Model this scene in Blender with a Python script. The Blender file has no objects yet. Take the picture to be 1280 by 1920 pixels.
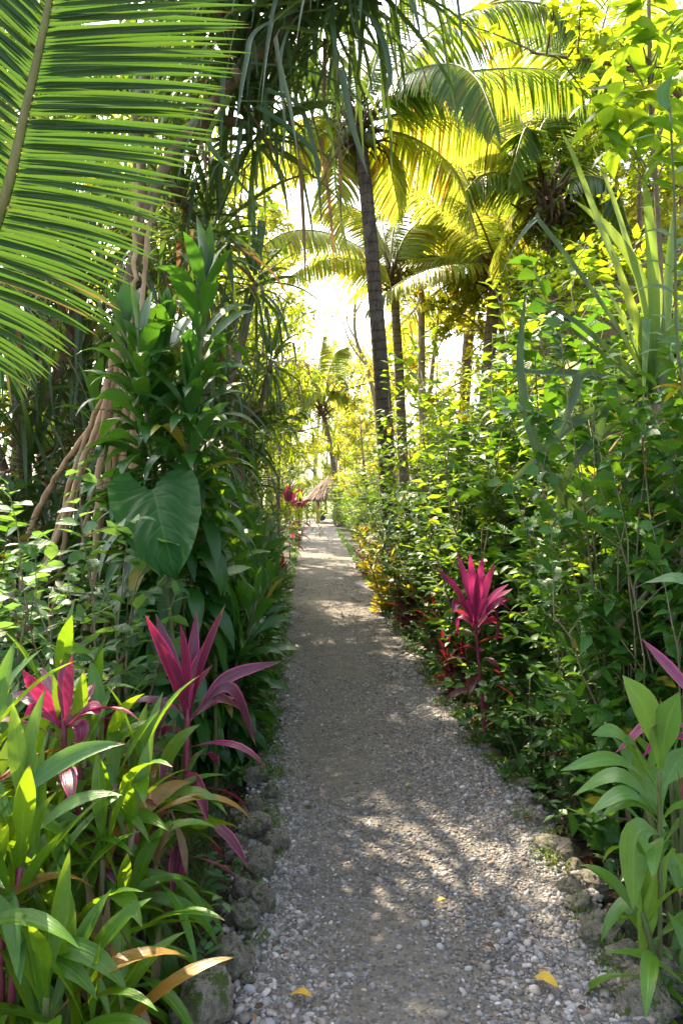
import bpy, math, random
import numpy as np
from mathutils import Vector, noise as mnoise

# ------------------------------------------------------------------ camera, sky, sun, exposure
scn = bpy.context.scene
COL = scn.collection
R = math.radians
rng = np.random.default_rng(7)
random.seed(7)
CAMH, FPX, CX, CY = 1.6, 1387.0, 640.0, 960.0
PITCH = math.atan(40 / 1387)
cam_d = bpy.data.cameras.new('camera'); cam = bpy.data.objects.new('camera', cam_d); COL.objects.link(cam)
cam_d.sensor_fit = 'VERTICAL'; cam_d.sensor_height = 36; cam_d.sensor_width = 24; cam_d.lens = 26.0
cam_d.clip_start = 0.05; cam_d.clip_end = 2000
cam.location = (0, 0, CAMH); cam.rotation_euler = (math.pi / 2 - PITCH, 0, 0)
scn.camera = cam
SUN_EL, SUN_AZ = 49, -29           # elevation; azimuth clockwise from the view direction (+Y) towards the right (+X)
w = bpy.data.worlds.new('World'); scn.world = w; w.use_nodes = True
wn = w.node_tree.nodes; bg = wn['Background']
sky = wn.new('ShaderNodeTexSky'); sky.sky_type = 'NISHITA'; sky.sun_disc = False
sky.sun_elevation = R(SUN_EL); sky.sun_rotation = R(SUN_AZ); sky.air_density = 1.0; sky.dust_density = 4.0; sky.ozone_density = 1.0
hs = wn.new('ShaderNodeHueSaturation'); hs.inputs['Saturation'].default_value = .7   # less blue sky, for a more neutral shade tone
w.node_tree.links.new(sky.outputs[0], hs.inputs['Color']); w.node_tree.links.new(hs.outputs[0], bg.inputs[0]); bg.inputs[1].default_value = 0.15
sd = bpy.data.lights.new('sun', 'SUN'); sd.energy = 5.0; sd.angle = R(0.6); sd.color = (1.0, 0.84, 0.62)
so = bpy.data.objects.new('sun', sd); COL.objects.link(so)
sdir = Vector((math.cos(R(SUN_EL)) * math.sin(R(SUN_AZ)), math.cos(R(SUN_EL)) * math.cos(R(SUN_AZ)), math.sin(R(SUN_EL))))
so.rotation_euler = sdir.to_track_quat('Z', 'Y').to_euler(); so.location = sdir * 50
scn.view_settings.view_transform = 'Standard'; scn.view_settings.look = 'None'
scn.view_settings.exposure = 2.03; scn.view_settings.gamma = 1
scn.render.engine = 'CYCLES'
scn.cycles.max_bounces = 10; scn.cycles.diffuse_bounces = 5; scn.cycles.glossy_bounces = 3; scn.cycles.transmission_bounces = 6

def P(px, py, Y):
    """world point seen at photo pixel (px,py) at distance Y ahead of the camera"""
    dx = (px - CX) / FPX; dz = -(py - CY) / FPX
    c, s = math.cos(PITCH), math.sin(PITCH)
    fy = c + dz * s; fz = -s + dz * c
    return np.array([dx / fy * Y, Y, CAMH + fz / fy * Y])
def X(px, Y): return (px - CX) / FPX * Y

# ------------------------------------------------------------------ mesh helpers
class MB:
    def __init__(s): s.v = []; s.q = []; s.t = []; s.uv = []; s.qm = []; s.tm = []; s.n = 0
    def add(s, v, q=None, t=None, uv=None, mi=0):
        v = np.asarray(v, float).reshape(-1, 3); s.v.append(v)
        s.uv.append(np.zeros((len(v), 2)) if uv is None else np.asarray(uv, float).reshape(-1, 2))
        if q is not None: q = np.asarray(q).reshape(-1, 4); s.q.append(q + s.n); s.qm.append(np.full(len(q), mi))
        if t is not None: t = np.asarray(t).reshape(-1, 3); s.t.append(t + s.n); s.tm.append(np.full(len(t), mi))
        s.n += len(v)
    def mesh(s, name, mats, smooth=True):
        v = np.concatenate(s.v); uv = np.concatenate(s.uv)
        q = np.concatenate(s.q) if s.q else np.zeros((0, 4), int); t = np.concatenate(s.t) if s.t else np.zeros((0, 3), int)
        me = bpy.data.meshes.new(name)
        me.vertices.add(len(v)); me.vertices.foreach_set('co', v.astype('f').ravel())
        lv = np.concatenate([q.ravel(), t.ravel()]).astype('i')
        me.loops.add(len(lv)); me.loops.foreach_set('vertex_index', lv)
        nq, nt = len(q), len(t)
        me.polygons.add(nq + nt)
        ls = np.concatenate([np.arange(nq) * 4, nq * 4 + np.arange(nt) * 3]).astype('i')
        me.polygons.foreach_set('loop_start', ls)
        mi = np.concatenate(([*s.qm] if s.qm else []) + ([*s.tm] if s.tm else [])).astype('i')
        me.polygons.foreach_set('material_index', mi)
        me.polygons.foreach_set('use_smooth', np.full(nq + nt, smooth))
        ul = me.uv_layers.new(name='UVMap'); ul.data.foreach_set('uv', uv[lv].astype('f').ravel())
        for m in (mats if isinstance(mats, (list, tuple)) else [mats]): me.materials.append(m)
        me.update(); me.validate()
        return me

def nrm(a): return a / np.maximum(np.linalg.norm(a, axis=-1, keepdims=True), 1e-9)
PROF = {
 'ovate': [(0, .04), (.08, .3), (.25, .88), (.42, 1), (.62, .85), (.82, .42), (1, .02)],
 'ear': [(0, .45), (.05, .8), (.15, .98), (.35, 1), (.55, .88), (.75, .6), (.9, .28), (1, .03)],
 'heart': [(0, .3), (.06, .8), (.22, 1), (.45, .92), (.7, .55), (.88, .2), (1, .02)],
 'lance': [(0, .1), (.15, .45), (.4, 1), (.65, .85), (.85, .4), (1, .02)],
 'cordy': [(0, .22), (.12, .16), (.25, .42), (.42, .88), (.58, 1), (.75, .8), (.9, .36), (1, .02)],
 'strap': [(0, 1), (.1, .9), (.5, .85), (.8, .55), (1, .05)],
 'leaflet': [(0, .35), (.08, .9), (.4, 1), (.7, .75), (.9, .35), (1, .03)],
 'blade': [(0, .8), (.5, .7), (1, .03)],
}
def prof(kind, t): p = np.array(PROF[kind]); return np.interp(t, p[:, 0], p[:, 1])
def strips(mb, C, S, W, fold=0.15, wave=0.0, mi=0):
    C = np.asarray(C, float); K, m, _ = C.shape
    T = nrm(np.gradient(C, axis=1)); S = np.asarray(S, float)
    if S.ndim == 2: S = np.repeat(S[:, None, :], m, 1)
    S = nrm(S - (S * T).sum(-1, keepdims=True) * T); N = np.cross(S, T)
    W = np.asarray(W, float)[..., None]; fold = np.asarray(fold, float).reshape(-1, 1, 1)
    t = np.linspace(0, 1, m)[None, :, None]
    ph = rng.uniform(0, 6.3, (K, 1, 1)); wl = wave * np.sin(t * 9 + ph); wr = wave * np.sin(t * 8 + ph * 1.7)
    L = C - S * W + N * W * (fold + wl); Rr = C + S * W + N * W * (fold + wr)
    V = np.stack([L, C, Rr], 2)
    idx = np.arange(K * m * 3).reshape(K, m, 3)
    q = np.stack([idx[:, :-1, :-1], idx[:, :-1, 1:], idx[:, 1:, 1:], idx[:, 1:, :-1]], -1)
    uv = np.zeros((K, m, 3, 2)); uv[..., 0] = np.array([0, .5, 1.]); uv[..., 1] = np.linspace(0, 1, m)[None, :, None]
    mb.add(V.reshape(-1, 3), q.reshape(-1, 4), uv=uv, mi=mi)
def grow(base, d, L, droop, m, kink=None):
    """centrelines that start along d and bend down; kink=(t,amount) arrays give a sharp fold"""
    base = np.asarray(base, float); d = nrm(np.asarray(d, float)); K = len(base)
    L = np.broadcast_to(L, K).astype(float); droop = np.broadcast_to(droop, K).astype(float)
    pts = [base]; p = base
    for i in range(m - 1):
        p = p + d * (L / (m - 1))[:, None]; pts.append(p)
        g = droop / (m - 1) * (0.5 + 1.2 * i / (m - 1))
        if kink is not None: g = g + np.where(int(0) + np.floor(kink[0] * (m - 1)) == i, kink[1], 0)
        d = nrm(d + np.array([0, 0, -1.0]) * g[:, None])
    return np.stack(pts, 1)
def leaves(mb, base, az, el, L, Wd, droop, kind='ovate', m=5, fold=0.15, roll=0.25, wave=0.0, mi=0, kink=None):
    base = np.asarray(base, float).reshape(-1, 3); K = len(base)
    az = np.broadcast_to(az, K); el = np.broadcast_to(el, K); L = np.broadcast_to(L, K)
    d = np.stack([np.cos(el) * np.cos(az), np.cos(el) * np.sin(az), np.sin(el)], -1)
    s = np.stack([-np.sin(az), np.cos(az), np.zeros(K)], -1)
    r = rng.normal(0, roll, K)[:, None]; n = np.cross(s, d); s = s * np.cos(r) + n * np.sin(r)
    C = grow(base, d, L, droop, m, kink)
    W = prof(kind, np.linspace(0, 1, m))[None] * np.broadcast_to(Wd, K)[:, None] * .5
    strips(mb, C, -s, W, fold, wave, mi)
def tube(mb, pts, rad, n=6, mi=0):
    pts = np.asarray(pts, float); m = len(pts); rad = np.broadcast_to(rad, m)
    T = nrm(np.gradient(pts, axis=0)); ref = np.array([0.13, 0.99, 0.05]) if abs(T[:, 2]).mean() > .6 else np.array([0.02, 0.03, 1.0])
    A = nrm(np.cross(T, ref)); B = np.cross(T, A); a = np.linspace(0, 2 * np.pi, n, endpoint=False)
    V = pts[:, None] + rad[:, None, None] * (A[:, None] * np.cos(a)[None, :, None] + B[:, None] * np.sin(a)[None, :, None])
    i = np.arange(m - 1)[:, None]; j = np.arange(n)[None]; j2 = (j + 1) % n
    q = np.stack([i * n + j, i * n + j2, (i + 1) * n + j2, (i + 1) * n + j], -1)
    Ls = np.concatenate([[0], np.cumsum(np.linalg.norm(np.diff(pts, axis=0), axis=1))])
    uv = np.stack(np.broadcast_arrays(np.arange(n)[None] / n, Ls[:, None]), -1)
    mb.add(V.reshape(-1, 3), q.reshape(-1, 4), uv=uv, mi=mi)
    c = len(V.reshape(-1, 3))
    mb.add(pts[-1:] + T[-1:] * rad[-1] * .4, uv=[[0, 0]]); base = mb.n - 1
    tri = np.array([[base - n + k, base - n + (k + 1) % n, base] for k in range(n)]) - mb.n
    mb.t.append(tri + mb.n); mb.tm.append(np.full(n, mi))
def bez(p, n=10):
    p = np.asarray(p, float); k = len(p) - 1; t = np.linspace(0, 1, n)[:, None]
    return sum(math.comb(k, i) * (1 - t) ** (k - i) * t ** i * p[i] for i in range(k + 1))
def spl(p, n=24):
    """smooth curve through the points"""
    p = np.asarray(p, float); k = len(p); s = np.linspace(0, k - 1, n); out = []
    e = np.vstack([2 * p[0] - p[1], p, 2 * p[-1] - p[-2]])
    for x in s:
        i = min(int(x), k - 2); u = x - i; a, b, c, d = e[i], e[i + 1], e[i + 2], e[i + 3]
        out.append(.5 * ((2 * b) + (c - a) * u + (2 * a - 5 * b + 4 * c - d) * u * u + (3 * b - 3 * c + d - a) * u ** 3))
    return np.array(out)

# ------------------------------------------------------------------ object helpers
def link(name, data, parent=None, loc=None, rot=None, scale=None):
    o = bpy.data.objects.new(name, data); COL.objects.link(o)
    if parent is not None: o.parent = parent
    if loc is not None: o.location = loc
    if rot is not None: o.rotation_euler = rot
    if scale is not None: o.scale = scale if hasattr(scale, '__len__') else (scale,) * 3
    return o
def tag(o, label, cat, group=None, kind=None):
    if label: o['label'] = label
    if cat: o['category'] = cat
    if group: o['group'] = group
    if kind: o['kind'] = kind
    return o
def thing(name, label, cat, loc, parts, rotz=0, scale=1, group=None, tilt=(0, 0)):
    """an Empty at the base with each part (name, mesh) as a child"""
    r = link(name, None, None, loc, (tilt[0], tilt[1], rotz), scale); r.empty_display_size = .1
    tag(r, label, cat, group)
    for p in parts: link(p[0], p[1], r)
    return r

# ------------------------------------------------------------------ materials
def newmat(name):
    m = bpy.data.materials.new(name); m.use_nodes = True; nt = m.node_tree
    for n in list(nt.nodes): nt.nodes.remove(n)
    out = nt.nodes.new('ShaderNodeOutputMaterial'); return m, nt, out
class G:
    """small node-graph writer"""
    def __init__(s, nt): s.nt = nt
    def n(s, t, **kw):
        x = s.nt.nodes.new(t)
        for k, v in kw.items(): setattr(x, k, v)
        return x
    def l(s, a, b): s.nt.links.new(a, b)
    def math(s, op, a, b=None, c=None, clamp=False):
        x = s.n('ShaderNodeMath', operation=op, use_clamp=clamp)
        for i, v in enumerate((a, b, c)):
            if v is None: continue
            if isinstance(v, (int, float)): x.inputs[i].default_value = v
            else: s.l(v, x.inputs[i])
        return x.outputs[0]
    def mix(s, f, a, b, mode='MIX'):
        x = s.n('ShaderNodeMix', data_type='RGBA', blend_type=mode)
        for i, v in ((0, f), (6, a), (7, b)):
            if isinstance(v, (int, float)): x.inputs[i].default_value = v
            elif isinstance(v, tuple): x.inputs[i].default_value = (*v[:3], 1)
            else: s.l(v, x.inputs[i])
        return x.outputs[2]
    def noise(s, scale, detail=3, rough=.55, vec=None, dist=0):
        x = s.n('ShaderNodeTexNoise'); x.inputs['Scale'].default_value = scale; x.inputs['Detail'].default_value = detail
        x.inputs['Roughness'].default_value = rough; x.inputs['Distortion'].default_value = dist
        if vec is not None: s.l(vec, x.inputs['Vector'])
        return x.outputs[0]
    def ramp(s, f, stops, interp='LINEAR'):
        x = s.n('ShaderNodeValToRGB'); x.color_ramp.interpolation = interp; e = x.color_ramp.elements
        while len(e) < len(stops): e.new(.5)
        for k, (p, c) in enumerate(stops): e[k].position = p; e[k].color = (*c[:3], 1) if isinstance(c, tuple) else (c, c, c, 1)
        s.l(f, x.inputs[0]); return x.outputs[0]
    def bump(s, h, strength=.3, dist=.01):
        x = s.n('ShaderNodeBump'); x.inputs['Strength'].default_value = strength; x.inputs['Distance'].default_value = dist
        s.l(h, x.inputs['Height']); return x.outputs[0]

def leaf_mat(name, c1, c2, tr, trf=.42, rough=.38, rib=(.16, .26, .07), ribw=.05, ribf=.6, edge=None, edgew=.3, streak=None, age=None, agef=.06, veins=0, par=0, spec=.5):
    """c1/c2: two leaf colours mixed per leaf; tr: colour of light coming through; edge: margin colour; age: a few leaves of this colour"""
    m, nt, out = newmat(name); g = G(nt)
    geo = g.n('ShaderNodeNewGeometry'); rnd = geo.outputs['Random Per Island']
    oi = g.n('ShaderNodeObjectInfo').outputs['Random']
    uvn = g.n('ShaderNodeTexCoord'); sep = g.n('ShaderNodeSeparateXYZ'); g.l(uvn.outputs['UV'], sep.inputs[0])
    u, v = sep.outputs[0], sep.outputs[1]
    d = g.math('ABSOLUTE', g.math('SUBTRACT', u, .5))          # 0 midrib .. .5 margin
    nz = g.noise(9, 2, vec=uvn.outputs['Object'])
    f = g.math('ADD', g.math('MULTIPLY', rnd, .75), g.math('MULTIPLY', g.math('SUBTRACT', nz, .5), .9), clamp=True)
    base = g.mix(f, c1, c2)
    base = g.mix(g.math('MULTIPLY', oi, .25), base, (c2[0] * .8, c2[1] * 1.1, c2[2] * .8))
    trc = g.mix(f, tr, (tr[0] * 1.35, tr[1] * 1.05, tr[2] * .8))
    h = None
    if par:
        comb = g.n('ShaderNodeCombineXYZ'); g.l(g.math('MULTIPLY', u, par), comb.inputs[0]); g.l(g.math('MULTIPLY', v, 1.5), comb.inputs[1]); g.l(rnd, comb.inputs[2])
        pn = g.noise(1.0, 2, vec=comb.outputs[0]); base = g.mix(g.math('MULTIPLY', pn, .55), base, (c1[0] * .45, c1[1] * .5, c1[2] * .5)); h = pn
    if streak is not None:
        sk = g.math('MULTIPLY', g.ramp(pn, [(.5, 0.0), (.62, 1.0)]), g.math('MULTIPLY_ADD', rnd, .7, .2), clamp=True); base = g.mix(sk, base, streak)
    if veins:
        vv = g.math('SUBTRACT', g.math('MULTIPLY', v, veins), g.math('MULTIPLY', d, veins * .55))
        w_ = g.math('ABSOLUTE', g.math('SUBTRACT', g.math('FRACT', vv), .5)); vm = g.math('SUBTRACT', 1, g.math('MULTIPLY', w_, 9), clamp=True)
        base = g.mix(g.math('MULTIPLY', vm, .35), base, rib); h = vm
    if edge is not None:
        e = g.math('MULTIPLY', g.math('SUBTRACT', g.math('ADD', d, g.math('MULTIPLY', g.math('SUBTRACT', nz, .5), .2)), .5 - edgew), 1 / max(edgew * .35, .01), clamp=True)
        e2 = g.math('MULTIPLY', e, g.math('MULTIPLY_ADD', rnd, .8, .3), clamp=True)
        base = g.mix(e2, base, edge); trc = g.mix(e2, trc, (edge[0] * 1.4, edge[1] * 1.1, edge[2] * 1.1))
    rb = g.math('SUBTRACT', 1, g.math('MULTIPLY', d, 1 / ribw), clamp=True)
    base = g.mix(g.math('MULTIPLY', rb, ribf), base, rib)
    if age is not None:
        rr = g.math('FRACT', g.math('MULTIPLY', rnd, 17.31))
        a = g.math('LESS_THAN', rr, agef); base = g.mix(a, base, age); trc = g.mix(a, trc, (age[0] * 1.3, age[1] * 1.1, age[2]))
        sp = g.math('GREATER_THAN', g.noise(30, 1, vec=uvn.outputs['Object']), .72)
        base = g.mix(g.math('MULTIPLY', sp, .5), base, (.12, .07, .02))
    r2 = g.math('FRACT', g.math('MULTIPLY', rnd, 7.77)); n2 = g.noise(22, 3, .65, uvn.outputs['Object'])
    tipk = g.math('MULTIPLY', g.math('SUBTRACT', g.math('ADD', v, g.math('MULTIPLY', g.math('SUBTRACT', n2, .5), .12)), g.math('SUBTRACT', 1.06, g.math('MULTIPLY', r2, .16))), 30, clamp=True)
    base = g.mix(g.math('MULTIPLY', tipk, .85), base, (.2, .12, .05)); trc = g.mix(tipk, trc, (.12, .07, .03))
    base = g.mix(g.ramp(n2, [(.58, 0.0), (.72, .45)]), base, (c1[0] * .55, c1[1] * .6, c1[2] * .6)); base = g.mix(g.ramp(n2, [(.28, .35), (.4, 0.0)]), base, (c2[0] * 1.7, c2[1] * 1.3, c2[2] * 1.3))
    p = g.n('ShaderNodeBsdfPrincipled'); g.l(base, p.inputs['Base Color']); g.l(g.math('MULTIPLY_ADD', n2, .3, rough - .12), p.inputs['Roughness'])
    p.inputs['Specular IOR Level'].default_value = spec
    t = g.n('ShaderNodeBsdfTranslucent'); g.l(trc, t.inputs['Color'])
    if h is not None: b = g.bump(h, .55, .005); g.l(b, p.inputs['Normal'])
    mx = g.n('ShaderNodeMixShader'); mx.inputs[0].default_value = trf
    g.l(p.outputs[0], mx.inputs[1]); g.l(t.outputs[0], mx.inputs[2]); g.l(mx.outputs[0], out.inputs[0])
    return m
def bark_mat(name, c1, c2, scale=14, ring=0, bstr=.6, lichen=None, rough=.85):
    m, nt, out = newmat(name); g = G(nt); tc = g.n('ShaderNodeTexCoord')
    mp = g.n('ShaderNodeMapping'); mp.inputs['Scale'].default_value = (1, 1, .3); g.l(tc.outputs['Object'], mp.inputs[0])
    a = g.noise(scale, 5, .65, mp.outputs[0]); c = g.mix(g.ramp(a, [(.35, 0.0), (.68, 1.0)]), c1, c2)
    if ring:
        sep = g.n('ShaderNodeSeparateXYZ'); g.l(tc.outputs['UV'], sep.inputs[0])
        rr = g.math('FRACT', g.math('ADD', g.math('MULTIPLY', sep.outputs[1], ring), g.math('MULTIPLY', g.noise(5, 2, vec=tc.outputs['Object']), .5)))
        k = g.math('LESS_THAN', rr, .2); c = g.mix(g.math('MULTIPLY', k, .6), c, (c1[0] * .4, c1[1] * .4, c1[2] * .4)); a = g.math('SUBTRACT', a, g.math('MULTIPLY', k, .5))
    if lichen:
        l = g.ramp(g.noise(3.5, 4, .6, tc.outputs['Object']), [(.56, 0.0), (.64, 1.0)]); c = g.mix(g.math('MULTIPLY', l, .8), c, lichen)
    p = g.n('ShaderNodeBsdfPrincipled'); g.l(c, p.inputs['Base Color']); p.inputs['Roughness'].default_value = rough
    g.l(g.bump(a, bstr, .02), p.inputs['Normal']); g.l(p.outputs[0], out.inputs[0]); return m
M = {}
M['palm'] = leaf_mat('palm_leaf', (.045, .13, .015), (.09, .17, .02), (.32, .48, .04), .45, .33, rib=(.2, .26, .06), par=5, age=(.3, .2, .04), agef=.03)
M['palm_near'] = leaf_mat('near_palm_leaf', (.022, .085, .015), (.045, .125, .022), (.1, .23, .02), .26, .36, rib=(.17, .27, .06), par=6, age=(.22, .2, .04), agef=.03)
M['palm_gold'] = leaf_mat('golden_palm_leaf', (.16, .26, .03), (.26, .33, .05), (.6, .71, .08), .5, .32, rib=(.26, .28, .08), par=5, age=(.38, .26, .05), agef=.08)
M['rachis'] = bark_mat('palm_rachis', (.13, .15, .04), (.25, .24, .08), 30, bstr=.2, rough=.5)
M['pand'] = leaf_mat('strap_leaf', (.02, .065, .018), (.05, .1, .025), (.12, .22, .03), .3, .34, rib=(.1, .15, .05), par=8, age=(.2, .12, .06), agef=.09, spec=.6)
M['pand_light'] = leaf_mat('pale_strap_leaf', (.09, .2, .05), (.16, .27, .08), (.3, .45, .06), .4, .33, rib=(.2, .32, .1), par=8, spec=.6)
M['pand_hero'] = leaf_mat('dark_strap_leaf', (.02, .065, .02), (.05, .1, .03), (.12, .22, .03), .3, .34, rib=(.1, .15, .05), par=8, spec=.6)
M['drac'] = leaf_mat('dracaena_leaf', (.02, .09, .014), (.04, .15, .02), (.1, .28, .018), .3, .33, rib=(.06, .17, .04), par=6, age=(.3, .27, .03), agef=.02, spec=.6)
M['cord'] = leaf_mat('green_cordyline_leaf', (.055, .17, .012), (.12, .26, .015), (.28, .48, .015), .35, .32, rib=(.16, .32, .06), par=8, age=(.3, .17, .03), agef=.04, spec=.6)
M['cordpale'] = leaf_mat('pale_cordyline_leaf', (.09, .22, .05), (.14, .3, .06), (.26, .48, .04), .36, .32, rib=(.2, .36, .1), par=8, spec=.6)
M['corred'] = leaf_mat('red_cordyline_leaf', (.04, .02, .03), (.1, .022, .045), (.5, .03, .14), .2, .34, rib=(.3, .03, .12), ribf=.35, edge=(.6, .05, .22), edgew=.1, par=8, streak=(.42, .04, .16), spec=.5)
M['corpink'] = leaf_mat('pink_cordyline_leaf', (.1, .02, .05), (.28, .03, .11), (.5, .035, .15), .25, .34, rib=(.5, .06, .22), edge=(.5, .05, .2), edgew=.16, par=8, streak=(.09, .025, .05))
M['cormag'] = leaf_mat('magenta_cordyline_leaf', (.14, .018, .075), (.4, .03, .18), (.6, .05, .24), .3, .36, rib=(.4, .06, .2), ribf=.4, edge=(.5, .04, .2), edgew=.1, par=8, streak=(.4, .05, .18))
M['cordark'] = leaf_mat('dark_red_cordyline_leaf', (.035, .014, .018), (.09, .02, .025), (.35, .03, .05), .35, .36, rib=(.2, .03, .05), edge=(.22, .02, .05), edgew=.12, par=6)
M['shrub'] = leaf_mat('heart_shrub_leaf', (.022, .1, .012), (.055, .17, .015), (.13, .32, .015), .31, .38, rib=(.13, .24, .06), veins=6, age=(.45, .38, .02), agef=.02)
M['shrubd'] = leaf_mat('dark_shrub_leaf', (.014, .07, .012), (.03, .115, .015), (.11, .28, .015), .32, .36, rib=(.09, .18, .05), veins=5, age=(.4, .32, .02), agef=.012)
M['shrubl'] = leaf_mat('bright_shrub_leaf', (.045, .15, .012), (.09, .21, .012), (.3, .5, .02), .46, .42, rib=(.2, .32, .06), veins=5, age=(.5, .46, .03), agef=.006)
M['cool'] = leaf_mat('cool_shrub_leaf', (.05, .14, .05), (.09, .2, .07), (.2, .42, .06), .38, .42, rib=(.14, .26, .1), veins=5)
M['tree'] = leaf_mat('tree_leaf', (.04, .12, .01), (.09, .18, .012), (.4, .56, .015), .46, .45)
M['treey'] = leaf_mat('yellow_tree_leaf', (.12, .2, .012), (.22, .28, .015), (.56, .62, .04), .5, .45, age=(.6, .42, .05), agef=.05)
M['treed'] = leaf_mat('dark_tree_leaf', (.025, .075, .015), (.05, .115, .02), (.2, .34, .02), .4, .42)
M['croton'] = leaf_mat('croton_leaf', (.1, .15, .01), (.4, .34, .02), (.6, .52, .02), .42, .36, rib=(.5, .4, .03), ribw=.14, age=(.55, .38, .02), agef=.03)
M['ear'] = leaf_mat('elephant_ear_leaf', (.012, .065, .012), (.018, .085, .014), (.06, .22, .012), .3, .55, rib=(.07, .18, .05), ribw=.02, veins=7, spec=.2)
M['dead'] = leaf_mat('dead_leaf', (.13, .075, .035), (.3, .2, .11), (.3, .17, .07), .2, .7, rib=(.2, .13, .07), par=5)
M['litter'] = leaf_mat('litter_leaf', (.045, .024, .012), (.16, .085, .04), (.2, .1, .03), .15, .75, rib=(.1, .06, .03), par=5, age=(.35, .12, .02), agef=.05)
M['yleaf'] = leaf_mat('yellow_fallen_leaf', (.6, .38, .03), (.7, .45, .05), (.6, .4, .03), .3, .55, rib=(.5, .3, .04), veins=5)
M['redleaf'] = leaf_mat('red_petal', (.5, .015, .02), (.6, .02, .05), (.6, .03, .05), .3, .45)
M['grass'] = leaf_mat('grass_blade', (.03, .09, .02), (.07, .15, .03), (.2, .35, .04), .35, .5)
M['moss'] = leaf_mat('moss', (.05, .1, .01), (.12, .19, .015), (.2, .3, .02), .2, .8)
M['twig'] = bark_mat('twig_bark', (.12, .1, .055), (.27, .22, .14), 25, bstr=.3)
M['twigg'] = bark_mat('green_stem', (.06, .09, .02), (.14, .15, .05), 25, bstr=.2, rough=.6)
M['twigred'] = bark_mat('red_stem', (.16, .03, .05), (.3, .05, .09), 25, bstr=.2, rough=.5)
M['root'] = bark_mat('prop_root', (.32, .19, .1), (.58, .4, .25), 16, bstr=.4)
M['bark'] = bark_mat('brown_bark', (.1, .065, .04), (.24, .17, .11), 14, lichen=(.25, .25, .19))
M['barkp'] = bark_mat('pale_bark', (.3, .22, .15), (.5, .42, .33), 10, lichen=(.2, .15, .1))
M['cocod'] = bark_mat('dark_palm_bark', (.045, .032, .024), (.14, .095, .065), 26, ring=7, bstr=.9, lichen=(.13, .11, .09))
M['coco'] = bark_mat('palm_bark', (.1, .075, .05), (.24, .18, .12), 22, ring=7, bstr=.8)
M['fibre'] = bark_mat('palm_fibre', (.06, .035, .018), (.2, .12, .06), 35, bstr=.9)
M['thatch'] = bark_mat('thatch', (.12, .08, .055), (.32, .23, .16), 30, bstr=.9)
M['wood'] = bark_mat('grey_board', (.22, .21, .19), (.38, .36, .33), 18, bstr=.3)

def stone_mat():
    m, nt, out = newmat('mossy_stone'); g = G(nt); tc = g.n('ShaderNodeTexCoord'); o = tc.outputs['Object']
    rnd = g.n('ShaderNodeObjectInfo').outputs['Random']
    off = g.n('ShaderNodeVectorMath', operation='ADD'); g.l(o, off.inputs[0]); cb = g.n('ShaderNodeCombineXYZ'); g.l(g.math('MULTIPLY', rnd, 30), cb.inputs[0]); g.l(cb.outputs[0], off.inputs[1]); o = off.outputs[0]
    a = g.noise(2.2, 7, .65, o); b = g.noise(9, 5, .7, o)
    c = g.mix(g.ramp(a, [(.35, 0.0), (.65, 1.0)]), (.2, .18, .135), (.48, .42, .32)); c = g.mix(g.ramp(b, [(.5, 0.0), (.7, 1.0)]), c, (.06, .065, .05))
    c = g.mix(g.math('MULTIPLY', g.ramp(g.noise(7, 6, .75, o), [(.57, 0.0), (.61, 1.0)]), .7), c, (.48, .46, .39)); c = g.mix(g.math('MULTIPLY', g.ramp(g.noise(11, 6, .8, o), [(.36, 1.0), (.42, 0.0)]), .8), c, (.035, .035, .028))
    geo = g.n('ShaderNodeNewGeometry'); sep = g.n('ShaderNodeSeparateXYZ'); g.l(geo.outputs['Normal'], sep.inputs[0])
    ms = g.math('MULTIPLY', g.ramp(g.noise(1.6, 5, .7, o), [(.53, 0.0), (.57, 1.0)]), g.math('MULTIPLY_ADD', sep.outputs[2], 1.2, .35, clamp=True))
    c = g.mix(ms, c, g.mix(b, (.035, .08, .01), (.13, .2, .02)))
    p = g.n('ShaderNodeBsdfPrincipled'); g.l(c, p.inputs['Base Color']); p.inputs['Roughness'].default_value = .85
    g.l(g.bump(g.math('ADD', b, g.math('MULTIPLY', g.noise(20, 5, .75, o), .8)), 1.0, .03), p.inputs['Normal']); g.l(p.outputs[0], out.inputs[0]); return m
M['stone'] = stone_mat()
def pebble_mat():
    m, nt, out = newmat('pebble'); g = G(nt); rnd = g.n('ShaderNodeNewGeometry').outputs['Random Per Island']
    c = g.ramp(rnd, [(0, (.05, .045, .04)), (.22, (.13, .115, .095)), (.42, (.18, .175, .18)), (.58, (.23, .2, .16)), (.72, (.28, .28, .3)), (.84, (.38, .37, .345)), (.92, (.27, .17, .12)), (1, (.62, .6, .57))])
    tc = g.n('ShaderNodeTexCoord'); n = g.noise(90, 4, .7, tc.outputs['Object']); c = g.mix(.25, c, g.ramp(n, [(.3, .06), (.7, .24)]), 'MIX')
    p = g.n('ShaderNodeBsdfPrincipled'); g.l(c, p.inputs['Base Color']); p.inputs['Roughness'].default_value = .7
    g.l(g.bump(n, .25, .004), p.inputs['Normal']); g.l(p.outputs[0], out.inputs[0]); return m
M['pebble'] = pebble_mat()
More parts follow.
